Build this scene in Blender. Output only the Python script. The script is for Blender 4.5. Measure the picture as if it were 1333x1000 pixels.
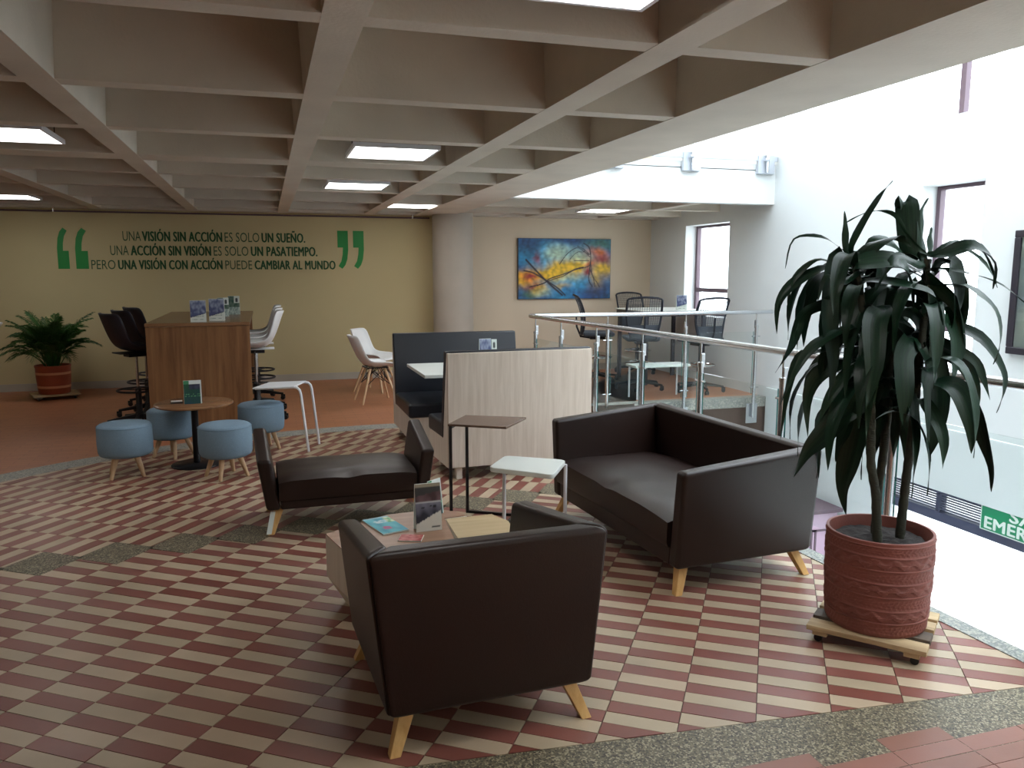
import bpy, bmesh, math, random
from mathutils import Vector, Matrix, noise
R = math.radians
rnd = random.Random(7)
scene = bpy.context.scene
col = scene.collection
for o in list(bpy.data.objects): bpy.data.objects.remove(o)

# ---------------------------------------------------------------- camera, world, exposure
cam_d = bpy.data.cameras.new('camera'); cam = bpy.data.objects.new('camera', cam_d); col.objects.link(cam)
cam_d.sensor_width = 36.0; cam_d.lens = 1040.0 / 1333.0 * 36.0; cam_d.clip_end = 200
cam.location = (0, 0, 1.6)
cam.rotation_euler = (R(90 - 8.045), 0, R(-17.07))
scene.camera = cam
scene.view_settings.view_transform = 'Standard'
scene.view_settings.look = 'None'
scene.view_settings.gamma = 1.0
scene.view_settings.use_curve_mapping = False
scene.view_settings.exposure = 0.36
SKY = 5.9
PANEL = 8.6
w = bpy.data.worlds.new('sky'); scene.world = w; w.use_nodes = True
nt = w.node_tree; nt.nodes.clear()
wo = nt.nodes.new('ShaderNodeOutputWorld'); bg = nt.nodes.new('ShaderNodeBackground')
tc = nt.nodes.new('ShaderNodeTexCoord'); sp = nt.nodes.new('ShaderNodeSeparateXYZ'); rp = nt.nodes.new('ShaderNodeValToRGB')
rp.color_ramp.elements[0].position = 0.0; rp.color_ramp.elements[0].color = (0.86, 0.91, 0.97, 1)
rp.color_ramp.elements[1].position = 0.7; rp.color_ramp.elements[1].color = (0.90, 0.945, 1.0, 1)
nt.links.new(tc.outputs['Generated'], sp.inputs[0]); nt.links.new(sp.outputs['Z'], rp.inputs[0])
nt.links.new(rp.outputs[0], bg.inputs['Color']); bg.inputs['Strength'].default_value = SKY
nt.links.new(bg.outputs[0], wo.inputs['Surface'])

# ---------------------------------------------------------------- materials
def srgb(r, g, b):
    f = lambda c: (c / 255 / 12.92) if c / 255 <= 0.04045 else ((c / 255 + 0.055) / 1.055) ** 2.4
    return (f(r), f(g), f(b), 1)
def newmat(name):
    m = bpy.data.materials.new(name); m.use_nodes = True
    t = m.node_tree; b = t.nodes['Principled BSDF']
    return m, t, b
def N(t, kind, **kw):
    n = t.nodes.new(kind)
    for k, v in kw.items():
        if k in n.inputs.keys(): n.inputs[k].default_value = v
        else: setattr(n, k, v)
    return n
def texco(t, scale=(1, 1, 1), rot=(0, 0, 0)):
    c = t.nodes.new('ShaderNodeTexCoord'); m = t.nodes.new('ShaderNodeMapping')
    m.inputs['Scale'].default_value = scale; m.inputs['Rotation'].default_value = rot
    t.links.new(c.outputs['Object'], m.inputs['Vector']); return m.outputs[0]
def bump(t, b, src, strength, dist=0.01):
    n = t.nodes.new('ShaderNodeBump'); n.inputs['Strength'].default_value = strength; n.inputs['Distance'].default_value = dist
    t.links.new(src, n.inputs['Height']); t.links.new(n.outputs[0], b.inputs['Normal'])
def mat(name, c, rough=0.5, metal=0.0, var=0.0, vscale=6.0, bmp=0.0, bscale=60.0, stretch=(1, 1, 1), coat=0.0, spec=None):
    m, t, b = newmat(name)
    b.inputs['Base Color'].default_value = c; b.inputs['Roughness'].default_value = rough; b.inputs['Metallic'].default_value = metal
    if coat: b.inputs['Coat Weight'].default_value = coat
    if spec is not None: b.inputs['Specular IOR Level'].default_value = spec
    v = texco(t, stretch)
    if var:
        n = N(t, 'ShaderNodeTexNoise', Scale=vscale, Detail=5.0); t.links.new(v, n.inputs['Vector'])
        r = t.nodes.new('ShaderNodeValToRGB'); r.color_ramp.elements[0].position = .3; r.color_ramp.elements[1].position = .7
        r.color_ramp.elements[0].color = tuple(x * (1 - var) for x in c[:3]) + (1,)
        r.color_ramp.elements[1].color = tuple(min(1, x * (1 + var)) for x in c[:3]) + (1,)
        t.links.new(n.outputs['Fac'], r.inputs[0]); t.links.new(r.outputs[0], b.inputs['Base Color'])
    if bmp:
        n2 = N(t, 'ShaderNodeTexNoise', Scale=bscale, Detail=4.0); t.links.new(v, n2.inputs['Vector'])
        bump(t, b, n2.outputs['Fac'], bmp)
    return m
def wood(name, c1, c2, rough=0.45, axis='Z', scale=1.0, coat=0.0):
    m, t, b = newmat(name); b.inputs['Roughness'].default_value = rough
    if coat: b.inputs['Coat Weight'].default_value = coat
    st = {'Z': (9, 9, .5), 'X': (.5, 9, 9), 'Y': (9, .5, 9)}[axis]
    v = texco(t, tuple(s * scale for s in st))
    n = N(t, 'ShaderNodeTexNoise', Scale=2.2, Detail=7.0, Roughness=.65, Distortion=.4); t.links.new(v, n.inputs['Vector'])
    r = t.nodes.new('ShaderNodeValToRGB'); r.color_ramp.elements[0].position = .35; r.color_ramp.elements[1].position = .68
    r.color_ramp.elements[0].color = c1; r.color_ramp.elements[1].color = c2
    t.links.new(n.outputs['Fac'], r.inputs[0]); t.links.new(r.outputs[0], b.inputs['Base Color'])
    bump(t, b, n.outputs['Fac'], .08, .004)
    return m
def tile_mat(name, c, rough=.5, var=.16, hue=None, fleck=0):
    m, t, b = newmat(name)
    g = t.nodes.new('ShaderNodeNewGeometry'); oi = t.nodes.new('ShaderNodeObjectInfo')
    ad = N(t, 'ShaderNodeMath', operation='ADD'); fr = N(t, 'ShaderNodeMath', operation='FRACT')
    t.links.new(g.outputs['Random Per Island'], ad.inputs[0]); t.links.new(oi.outputs['Random'], ad.inputs[1]); t.links.new(ad.outputs[0], fr.inputs[0])
    r = t.nodes.new('ShaderNodeValToRGB')
    r.color_ramp.elements[0].color = tuple(x * (1 - var) for x in c[:3]) + (1,)
    h = hue or c
    r.color_ramp.elements[1].color = tuple(min(1, x * (1 + var)) for x in h[:3]) + (1,)
    t.links.new(fr.outputs[0], r.inputs[0])
    n = N(t, 'ShaderNodeTexNoise', Scale=3.0, Detail=6.0); t.links.new(g.outputs['Position'], n.inputs['Vector'])
    mx = N(t, 'ShaderNodeMix', data_type='RGBA', blend_type='MULTIPLY'); mx.inputs['Factor'].default_value = .5
    r2 = t.nodes.new('ShaderNodeValToRGB'); r2.color_ramp.elements[0].position = .3; r2.color_ramp.elements[0].color = (.62, .6, .58, 1); r2.color_ramp.elements[1].position = .7
    t.links.new(n.outputs['Fac'], r2.inputs[0]); t.links.new(r.outputs[0], mx.inputs[6]); t.links.new(r2.outputs[0], mx.inputs[7])
    t.links.new(mx.outputs[2], b.inputs['Base Color'])
    n3 = N(t, 'ShaderNodeTexNoise', Scale=5.0, Detail=3.0); t.links.new(g.outputs['Position'], n3.inputs['Vector'])
    mr = N(t, 'ShaderNodeMapRange'); mr.inputs['To Min'].default_value = rough - .1; mr.inputs['To Max'].default_value = rough + .12
    t.links.new(n3.outputs['Fac'], mr.inputs['Value']); t.links.new(mr.outputs[0], b.inputs['Roughness'])
    n4 = N(t, 'ShaderNodeTexNoise', Scale=90.0, Detail=3.0); t.links.new(g.outputs['Position'], n4.inputs['Vector'])
    bump(t, b, n4.outputs['Fac'], .06, .003)
    return m
def granite_mat(name, cols, rough=.5, scale=165):
    m, t, b = newmat(name); b.inputs['Roughness'].default_value = rough
    g = t.nodes.new('ShaderNodeNewGeometry')
    v = N(t, 'ShaderNodeTexVoronoi', Scale=scale); t.links.new(g.outputs['Position'], v.inputs['Vector'])
    sx = t.nodes.new('ShaderNodeSeparateColor'); t.links.new(v.outputs['Color'], sx.inputs[0])
    r = t.nodes.new('ShaderNodeValToRGB'); r.color_ramp.interpolation = 'CONSTANT'
    els = r.color_ramp.elements
    while len(els) < len(cols): els.new(0.5)
    for i, c in enumerate(cols): els[i].position = i / len(cols); els[i].color = c
    t.links.new(sx.outputs[0], r.inputs[0]); t.links.new(r.outputs[0], b.inputs['Base Color'])
    bump(t, b, v.outputs['Distance'], .12, .003)
    return m
def glass_mat(name, tint=(.955, .98, .975, 1), gloss=.05):
    m = bpy.data.materials.new(name); m.use_nodes = True; t = m.node_tree; t.nodes.clear()
    o = t.nodes.new('ShaderNodeOutputMaterial'); tr = t.nodes.new('ShaderNodeBsdfTransparent'); tr.inputs['Color'].default_value = tint
    gl = t.nodes.new('ShaderNodeBsdfGlossy'); gl.inputs['Roughness'].default_value = .02
    lw = t.nodes.new('ShaderNodeLayerWeight'); lw.inputs['Blend'].default_value = .5
    pw = N(t, 'ShaderNodeMath', operation='POWER'); pw.inputs[1].default_value = 4.0; t.links.new(lw.outputs['Facing'], pw.inputs[0])
    fr = N(t, 'ShaderNodeMapRange'); fr.inputs['To Min'].default_value = .025; fr.inputs['To Max'].default_value = .6; t.links.new(pw.outputs[0], fr.inputs['Value'])
    ms = t.nodes.new('ShaderNodeMixShader'); t.links.new(fr.outputs[0], ms.inputs[0]); t.links.new(tr.outputs[0], ms.inputs[1]); t.links.new(gl.outputs[0], ms.inputs[2])
    t.links.new(ms.outputs[0], o.inputs['Surface']); return m
def emis_mat(name, c, s):
    m = bpy.data.materials.new(name); m.use_nodes = True; t = m.node_tree; t.nodes.clear()
    o = t.nodes.new('ShaderNodeOutputMaterial'); e = t.nodes.new('ShaderNodeEmission'); e.inputs['Color'].default_value = c; e.inputs['Strength'].default_value = s
    t.links.new(e.outputs[0], o.inputs['Surface']); return m
def print_mat(name, rough=.45):
    m, t, b = newmat(name); b.inputs['Roughness'].default_value = rough
    a = t.nodes.new('ShaderNodeAttribute'); a.attribute_name = 'ink'; t.links.new(a.outputs['Color'], b.inputs['Base Color']); return m

M = {}
M['wall_yellow'] = mat('wall_yellow', srgb(196, 182, 140), .8, var=.03, vscale=1.2, bmp=.05, bscale=150)
M['wall_cream'] = mat('wall_cream', srgb(214, 200, 178), .8, var=.03, vscale=1.2, bmp=.05, bscale=150)
M['wall_white'] = mat('wall_white', srgb(214, 218, 218), .75, var=.02, vscale=1.0, bmp=.05, bscale=120)
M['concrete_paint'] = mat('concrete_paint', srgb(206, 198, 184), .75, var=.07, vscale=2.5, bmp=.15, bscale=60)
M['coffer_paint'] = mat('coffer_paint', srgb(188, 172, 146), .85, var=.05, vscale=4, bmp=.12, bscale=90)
M['column_paint'] = mat('column_paint', srgb(176, 168, 156), .6, var=.05, vscale=3, bmp=.05)
M['grout'] = mat('grout', srgb(78, 62, 55), .9)
M['tile_red'] = tile_mat('tile_red', srgb(136, 76, 64), .38, .12, srgb(136, 84, 74))
M['tile_cream'] = tile_mat('tile_cream', srgb(186, 168, 140), .40, .06, srgb(192, 170, 144))
M['tile_terracotta'] = tile_mat('tile_terracotta', srgb(146, 98, 80), .42, .08, srgb(150, 100, 86))
M['granite'] = granite_mat('granite', [srgb(66, 60, 48), srgb(118, 108, 86), srgb(94, 86, 70), srgb(156, 146, 120), srgb(102, 92, 72)])
M['granite_light'] = granite_mat('granite_light', [srgb(120, 124, 120), srgb(150, 152, 146), srgb(135, 138, 136), srgb(175, 172, 160)], .5, 120)
M['leather'] = mat('leather', srgb(36, 21, 16), .38, bmp=.10, bscale=180, var=.06, vscale=5, spec=.4)
M['leather_black'] = mat('leather_black', srgb(28, 32, 40), .38, bmp=.08, bscale=150)
M['pine'] = wood('pine', srgb(206, 158, 92), srgb(226, 184, 120), .45, 'Z', 1.5)
M['beech'] = wood('beech', srgb(196, 160, 122), srgb(216, 184, 146), .5, 'Z', 2)
M['oak_panel'] = wood('oak_panel', srgb(200, 184, 168), srgb(218, 204, 190), .45, 'Z', 1.6)
M['oak_light'] = wood('oak_light', srgb(190, 164, 122), srgb(212, 188, 146), .4, 'X')
M['oak_side'] = wood('oak_side', srgb(222, 212, 198), srgb(236, 228, 216), .5, 'Z')
M['brown_top'] = wood('brown_top', srgb(150, 112, 88), srgb(172, 134, 108), .3, 'X')
M['walnut'] = wood('walnut', srgb(112, 74, 46), srgb(150, 108, 70), .38, 'Z', .9)
M['walnut_top'] = wood('walnut_top', srgb(120, 84, 58), srgb(150, 112, 80), .25, 'X', .9)
M['dark_top'] = wood('dark_top', srgb(104, 82, 70), srgb(124, 100, 86), .25, 'X', .9)
M['pallet'] = wood('pallet', srgb(158, 132, 98), srgb(206, 182, 142), .7, 'X')
M['pallet_dark'] = wood('pallet_dark', srgb(76, 66, 60), srgb(104, 92, 80), .7, 'X')
M['fabric_blue'] = mat('fabric_blue', srgb(122, 146, 164), .95, bmp=.35, bscale=400, var=.08, vscale=120)
M['black_metal'] = mat('black_metal', srgb(24, 24, 28), .4, .3)
M['black_plastic'] = mat('black_plastic', srgb(22, 22, 25), .5)
M['navy_plastic'] = mat('navy_plastic', srgb(26, 30, 42), .5)
M['grey_mesh'] = mat('grey_mesh', srgb(70, 76, 84), .7)
M['grey_fabric'] = mat('grey_fabric', srgb(70, 76, 84), .9, bmp=.2, bscale=300)
M['steel'] = mat('steel', srgb(205, 208, 212), .26, 1.0, bmp=.02, bscale=200)
M['plate'] = mat('plate', srgb(176, 182, 190), .5, .2)
M['chrome'] = mat('chrome', srgb(220, 222, 225), .12, 1.0)
M['white_plastic'] = mat('white_plastic', srgb(226, 228, 228), .35)
M['white_metal'] = mat('white_metal', srgb(228, 230, 235), .35)
M['white_laminate'] = mat('white_laminate', srgb(220, 224, 218), .35)
M['glass'] = glass_mat('glass')
M['window_glass'] = glass_mat('window_glass', (.97, .99, 1, 1))
M['glass_edge'] = mat('glass_edge', srgb(60, 120, 115), .2)
M['frame_brown'] = mat('frame_brown', srgb(96, 78, 88), .5)
M['frame_dark'] = mat('frame_dark', srgb(44, 40, 48), .4)
M['purple'] = mat('purple', srgb(176, 150, 168), .5)
M['louvre'] = mat('louvre', srgb(70, 74, 96), .5)
M['sign_green'] = mat('sign_green', srgb(30, 140, 96), .4)
M['sign_white'] = mat('sign_white', srgb(225, 232, 225), .5)
M['letter_dark'] = mat('letter_dark', srgb(22, 76, 38), .6)
M['letter_light'] = mat('letter_light', srgb(48, 84, 50), .6)
M['letter_green'] = mat('letter_green', srgb(8, 132, 52), .5)
M['clay'] = mat('clay', srgb(126, 70, 60), .6, var=.12, vscale=5, bmp=.15, bscale=70)
M['clay_red'] = mat('clay_red', srgb(150, 68, 40), .6, var=.1, bmp=.1)
M['clay_band'] = mat('clay_band', srgb(206, 142, 104), .6, var=.1)
M['soil'] = mat('soil', srgb(38, 32, 30), .95, bmp=.6, bscale=60, var=.4, vscale=40)
M['bark'] = mat('bark', srgb(44, 46, 34), .8, bmp=.5, bscale=50, stretch=(1, 1, 4), var=.2)
M['stem_green'] = mat('stem_green', srgb(84, 104, 56), .6, var=.2)
def leafmat(name, c1, c2, rough=.3):
    m, t, b = newmat(name); b.inputs['Specular IOR Level'].default_value = .28; b.inputs['Roughness'].default_value = rough
    a = t.nodes.new('ShaderNodeAttribute'); a.attribute_name = 'UVMap'
    g = t.nodes.new('ShaderNodeNewGeometry'); oi = t.nodes.new('ShaderNodeObjectInfo')
    uv = t.nodes.new('ShaderNodeUVMap'); mp = t.nodes.new('ShaderNodeMapping'); mp.inputs['Scale'].default_value = (16, .6, 1)
    t.links.new(uv.outputs[0], mp.inputs[0])
    n = N(t, 'ShaderNodeTexNoise', Scale=1.0, Detail=3.0); t.links.new(mp.outputs[0], n.inputs['Vector'])
    r = t.nodes.new('ShaderNodeValToRGB'); r.color_ramp.elements[0].position = .3; r.color_ramp.elements[1].position = .75
    r.color_ramp.elements[0].color = c1; r.color_ramp.elements[1].color = c2
    t.links.new(n.outputs['Fac'], r.inputs[0])
    hs = N(t, 'ShaderNodeHueSaturation'); mr = N(t, 'ShaderNodeMapRange'); mr.inputs['To Min'].default_value = .75; mr.inputs['To Max'].default_value = 1.3
    t.links.new(oi.outputs['Random'], mr.inputs['Value']); t.links.new(mr.outputs[0], hs.inputs['Value']); t.links.new(r.outputs[0], hs.inputs['Color'])
    t.links.new(hs.outputs[0], b.inputs['Base Color']); bump(t, b, n.outputs['Fac'], .25, .004)
    return m
M['leaf_dark'] = leafmat('leaf_dark', srgb(12, 34, 26), srgb(28, 58, 36), .38)
M['palm_leaf'] = leafmat('palm_leaf', srgb(30, 62, 26), srgb(58, 98, 40), .45)
M['lamp'] = emis_mat('lamp', (1, .985, .96, 1), PANEL)
M['print'] = print_mat('print')
M['canvas'] = print_mat('canvas', .5)

# ---------------------------------------------------------------- mesh builder
class MB:
    def __init__(s): s.v = []; s.f = []; s.mi = []; s.m = 0
    def add(s, vs, fs, T=None):
        o = len(s.v)
        s.v += [tuple(T @ Vector(p)) for p in vs] if T is not None else [tuple(p) for p in vs]
        s.f += [tuple(i + o for i in f) for f in fs]; s.mi += [s.m] * len(fs); return s
    def box(s, x0, x1, y0, y1, z0, z1, T=None):
        vs = [(x0, y0, z0), (x1, y0, z0), (x1, y1, z0), (x0, y1, z0), (x0, y0, z1), (x1, y0, z1), (x1, y1, z1), (x0, y1, z1)]
        return s.add(vs, [(3, 2, 1, 0), (4, 5, 6, 7), (0, 1, 5, 4), (1, 2, 6, 5), (2, 3, 7, 6), (3, 0, 4, 7)], T)
    def hexa(s, b, t, T=None):           # bottom and top quads, counter-clockwise from above
        return s.add(list(b) + list(t), [(3, 2, 1, 0), (4, 5, 6, 7), (0, 1, 5, 4), (1, 2, 6, 5), (2, 3, 7, 6), (3, 0, 4, 7)], T)
    def prism(s, poly, z0, z1, T=None):
        n = len(poly); vs = [(x, y, z0) for x, y in poly] + [(x, y, z1) for x, y in poly]
        fs = [tuple(range(n - 1, -1, -1)), tuple(range(n, 2 * n))] + [(i, (i + 1) % n, n + (i + 1) % n, n + i) for i in range(n)]
        return s.add(vs, fs, T)
    def lathe(s, prof, seg=32, c=(0, 0), T=None, cap=True):
        vs = []; fs = []; n = len(prof)
        for r, z in prof:
            for k in range(seg):
                a = 2 * math.pi * k / seg; vs.append((c[0] + r * math.cos(a), c[1] + r * math.sin(a), z))
        for i in range(n - 1):
            for k in range(seg):
                k2 = (k + 1) % seg; fs.append((i * seg + k, i * seg + k2, (i + 1) * seg + k2, (i + 1) * seg + k))
        if cap: fs += [tuple(range(seg - 1, -1, -1)), tuple((n - 1) * seg + k for k in range(seg))]
        return s.add(vs, fs, T)
    def tube(s, pts, r, seg=10, T=None, taper=None, up=None):
        pts = [Vector(p) for p in pts]; n = len(pts); vs = []; fs = []
        prev = None
        for i, p in enumerate(pts):
            t = (pts[min(i + 1, n - 1)] - pts[max(i - 1, 0)]).normalized()
            if prev is None:
                a = Vector((0, 0, 1)) if abs(t.z) < .9 else Vector((1, 0, 0))
                u = t.cross(a).normalized()
            else: u = (prev - t * prev.dot(t)).normalized()
            prev = u; w_ = t.cross(u)
            rr = r if taper is None else r * (1 + (taper - 1) * i / (n - 1))
            for k in range(seg):
                a = 2 * math.pi * k / seg + math.pi / seg; vs.append(p + (u * math.cos(a) + w_ * math.sin(a)) * rr)
        for i in range(n - 1):
            for k in range(seg):
                k2 = (k + 1) % seg; fs.append((i * seg + k, i * seg + k2, (i + 1) * seg + k2, (i + 1) * seg + k))
        fs += [tuple(range(seg - 1, -1, -1)), tuple((n - 1) * seg + k for k in range(seg))]
        return s.add(vs, fs, T)
    def mesh(s, name, mats, smooth=False):
        me = bpy.data.meshes.new(name); me.from_pydata(s.v, [], s.f)
        for m in (mats if isinstance(mats, (list, tuple)) else [mats]): me.materials.append(m)
        me.polygons.foreach_set('material_index', s.mi)
        if smooth: me.polygons.foreach_set('use_smooth', [True] * len(s.f))
        me.update()
        bm = bmesh.new(); bm.from_mesh(me); bmesh.ops.recalc_face_normals(bm, faces=bm.faces); bm.to_mesh(me); bm.free()
        return me
    def build(s, name, mats, parent=None, bevel=0, seg=2, smooth=False, loc=None, ang=None):
        o = bpy.data.objects.new(name, s.mesh(name, mats, smooth or bevel > 0)); col.objects.link(o)
        if parent is not None: o.parent = parent
        if loc: o.location = loc
        if bevel:
            b = o.modifiers.new('bevel', 'BEVEL'); b.width = bevel; b.segments = seg; b.limit_method = 'ANGLE'; b.angle_limit = R(40)
            wn = o.modifiers.new('wn', 'WEIGHTED_NORMAL'); wn.keep_sharp = False
        elif smooth:
            bm = bmesh.new(); bm.from_mesh(o.data)
            for e in bm.edges:
                if len(e.link_faces) == 2 and e.calc_face_angle(0) > R(ang or 40): e.smooth = False
            bm.to_mesh(o.data); bm.free()
        return o
def empty(name, loc=(0, 0, 0), rz=0):
    o = bpy.data.objects.new(name, None); col.objects.link(o); o.location = loc; o.rotation_euler = (0, 0, rz); o.empty_display_size = .1
    return o
def tag(o, label, cat, group=None):
    o['label'] = label; o['category'] = cat
    if group: o['group'] = group
    return o
def struct(o): o['kind'] = 'structure'; return o
def thing(name, loc, rz, label, cat, group=None): return tag(empty(name, loc, rz), label, cat, group)
def copy_tree(o, parent=None):
    kids = list(o.children); c = o.copy(); col.objects.link(c)
    if parent is not None: c.parent = parent
    for k in kids: copy_tree(k, c)
    return c
def place(o, first, loc, rz, label, group=None):
    c = o if first else copy_tree(o)
    c.location = loc; c.rotation_euler = (0, 0, rz); c['label'] = label
    if group: c['group'] = group
    return c
def Tm(loc=(0, 0, 0), rz=0, rx=0, ry=0): return Matrix.Translation(loc) @ Matrix.Rotation(rz, 4, 'Z') @ Matrix.Rotation(ry, 4, 'Y') @ Matrix.Rotation(rx, 4, 'X')

# ---------------------------------------------------------------- floor
YB = 12.08; XR = 6.1; XL = -6.2; YN = -4.0
EDGE = [(3.04, YN), (3.01, 2.4), (2.74, 8.75)]
b = MB(); b.prism([(XL - .1, YN - .1), (3.04, YN - .1), (3.01, 2.4), (2.74, 8.75), (XR, 8.75), (XR, YB + .1), (XL - .1, YB + .1)], -.5, -.006)
floor = struct(b.build('floor', M['grout']))
ang = R(-35); E1 = Vector((math.cos(ang), math.sin(ang))); E2 = Vector((-E1.y, E1.x)); O = Vector((-.71, 4.91))
P1, P2 = .262, .26; TW = .0765
CC = Vector((1.11, 3.59)); CR = 4.486; BW = .25
def G(a, c): return O + E1 * a + E2 * c
def clip(poly, n, d):                      # keep n.p <= d
    out = []
    for i in range(len(poly)):
        p, q = poly[i], poly[(i + 1) % len(poly)]; a = n.dot(p) - d; c = n.dot(q) - d
        if a <= 0: out.append(p)
        if (a < 0 < c) or (c < 0 < a): out.append(p + (q - p) * (a / (a - c)))
    return out
def near_y(x): return 2.43 - .085 * x
NN = Vector((-.085, -1)).normalized()
ND = NN.dot(Vector((0, 2.43)))
EN = Vector((1, .0423)).normalized()
def edge_d(off): return EN.dot(Vector((3.01, 2.4))) - off
def area(p): return abs(sum(p[i].x * p[(i + 1) % len(p)].y - p[(i + 1) % len(p)].x * p[i].y for i in range(len(p)))) / 2
def zone(poly):
    poly = clip(poly, NN, ND)
    if len(poly) < 3: return []
    poly = clip(poly, EN, edge_d(.08))
    if len(poly) < 3: return []
    c = sum(poly, Vector((0, 0))) / len(poly) - CC
    if c.y > -1 and c.length > CR - .4:
        n = c.normalized(); poly = clip(poly, n, n.dot(CC) + CR)
    if len(poly) < 3 or area(poly) < 1e-4: return []
    return poly
def shrink(poly, g=.0016):
    c = sum(poly, Vector((0, 0))) / len(poly)
    n = len(poly); out = list(poly)
    sgn = 1 if sum(poly[i].x * poly[(i + 1) % n].y - poly[(i + 1) % n].x * poly[i].y for i in range(n)) > 0 else -1
    for i in range(n):
        e = poly[(i + 1) % n] - poly[i]
        if e.length < 1e-5: continue
        nn = Vector((e.y, -e.x)).normalized() * sgn
        out = clip(out, nn, nn.dot(poly[i]) - g)
        if len(out) < 3: return []
    return out
tiles = []                                  # (distance, colour, polygon)
def addtile(poly, c):
    poly = zone(poly)
    if not poly: return
    poly = shrink(poly)
    if len(poly) < 3 or area(poly) < 2e-4: return
    m = sum(poly, Vector((0, 0))) / len(poly)
    if m.x < -4.8 or m.y < -.2: return
    tiles.append((m.length, c, poly))
for k in range(-14, 18):
    top = -.272 + P2 * (k + 1)
    for n in range(-60, 60):
        lo = -1.055 + .0758 * n; hi = lo + .0758
        if lo > top: break
        a0 = .003 + P1 * k; a1 = a0 + P1; hi = min(hi, top)
        addtile([G(a0, lo), G(a1, lo), G(a1, hi), G(a0, hi)], 'cream' if (n + k) % 2 == 0 else 'red')
for j in range(-12, 18):
    lo = .018 + P2 * j; hi = lo + P2; lim = .003 + P1 * j
    for m_ in range(-70, 70):
        a0 = -.319 + .0773 * m_; a1 = min(a0 + .0773, lim)
        if a0 > lim: break
        addtile([G(a0, lo), G(a1, lo), G(a1, hi), G(a0, hi)], 'cream' if (m_ + j) % 2 else 'red')
# terracotta tiles in rows beyond the near granite band
for r_ in range(-14, 2):
    for q in range(-14, 16):
        y1 = 2.155 + .077 * r_; x0 = 1.95 + .27 * q
        if x0 + .27 > 3.0 or x0 < -1.9: continue
        ylim = near_y(x0) - .16 - (.075 if q % 2 else 0.0)
        if y1 > ylim: continue
        p = shrink([Vector((x0, y1 - .077)), Vector((x0 + .27, y1 - .077)), Vector((x0 + .27, y1)), Vector((x0, y1))])
        m = Vector((x0 + .135, y1)); tiles.append((m.length + (.2), 'terracotta', p))
def in_view(p):
    v = Vector((p.x, p.y, -1.6)); cw = cam.rotation_euler.to_matrix(); c = cw.transposed() @ v
    if c.z > -.2: return False
    return abs(c.x / -c.z) < .66 and abs(c.y / -c.z) < .5
def size(t):
    return t[0] if in_view(sum(t[2], Vector((0, 0))) / len(t[2])) else 99
tiles.sort(key=size)
rest = MB()
TM = {'red': 0, 'cream': 1, 'terracotta': 2}
for i, (d, c, p) in enumerate(tiles):
    if i < 300:
        ctr = sum(p, Vector((0, 0))) / len(p); tb = MB()
        tb.prism([(q.x - ctr.x, q.y - ctr.y) for q in p], -.008, 0)
        tb.build('tile', M['tile_' + c], floor, loc=(ctr.x, ctr.y, rnd.uniform(-.0006, .0006)))
    else:
        rest.m = TM[c]; rest.prism([(q.x, q.y) for q in p], -.008, rnd.uniform(-.0006, .0006))
o = rest.build('tile_field', [M['tile_red'], M['tile_cream'], M['tile_terracotta']], floor); o['kind'] = 'stuff'
# granite squares of the zigzag band
for i in range(-8, 16):
    a0 = .003 + P1 * (i - 1); c0 = -.272 + P2 * i
    s_ = zone([G(a0, c0), G(a0 + .285, c0), G(a0 + .285, c0 + .29), G(a0, c0 + .29)])
    if not s_: continue
    m = sum(s_, Vector((0, 0))) / len(s_)
    if m.x < -4.8: continue
    MB().prism([(q.x, q.y) for q in s_], -.008, .0012).build('granite_square', M['granite' if i % 2 or i > 3 else 'granite'], floor)
# granite bands: near, along the void, far arc
MB().prism([(-5, near_y(-5)), (-5, near_y(-5) - .36), (3.0, near_y(3.0) - .36), (3.0, near_y(3.0))], -.008, -.0012).build('granite_band', M['granite'], floor)
pts = []
for k in range(0, 61):
    a = R(20 + k * 2.6); pts.append((math.cos(a), math.sin(a)))
b = MB()
for (c0, s0), (c1, s1) in zip(pts, pts[1:]):
    q = [Vector((CC.x + CR * c0, CC.y + CR * s0)), Vector((CC.x + (CR + BW) * c0, CC.y + (CR + BW) * s0)), Vector((CC.x + (CR + BW) * c1, CC.y + (CR + BW) * s1)), Vector((CC.x + CR * c1, CC.y + CR * s1))]
    q = clip(q, EN, edge_d(.08))
    if len(q) > 2: b.prism([(p.x, p.y) for p in q], -.008, .001)
b.build('granite_band', M['granite_light'], floor)
b = MB(); b.prism([(2.93, YN), (3.05, YN), (3.02, 2.4), (2.75, 8.76), (2.66, 8.76), (2.925, 2.4)], -.008, .004)
b.prism([(2.66, 8.76), (XR, 8.74), (XR, 8.9), (2.66, 8.9)], -.008, .004)
b.prism([(2.74, 8.735), (XR, 8.735), (XR, 8.75), (2.74, 8.75)], -.12, .004)
b.build('stone_kerb', M['granite_light'], floor)
# terracotta paving too far to tell the tiles apart: one slab with tile joints in its material
m, t, bb = newmat('terracotta_field'); bb.inputs['Roughness'].default_value = .45
vv = texco(t); bk = N(t, 'ShaderNodeTexBrick', Scale=1.0); t.links.new(vv, bk.inputs['Vector'])
bk.inputs['Color1'].default_value = srgb(172, 112, 78); bk.inputs['Color2'].default_value = srgb(162, 104, 74); bk.inputs['Mortar'].default_value = srgb(140, 88, 66)
bk.inputs['Brick Width'].default_value = .26; bk.inputs['Row Height'].default_value = .077; bk.inputs['Mortar Size'].default_value = .003
t.links.new(bk.outputs['Color'], bb.inputs['Base Color']); M['terracotta_field'] = m
arc = [(CC.x + (CR + BW) * math.cos(R(a)), CC.y + (CR + BW) * math.sin(R(a))) for a in range(58, 181, 4)]
b = MB()
b.prism([(3.0, YB), (XL, YB)] + [(XL, arc[-1][1])] + arc[::-1] + [(arc[0][0], arc[0][1])], -.008, 0)
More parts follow.
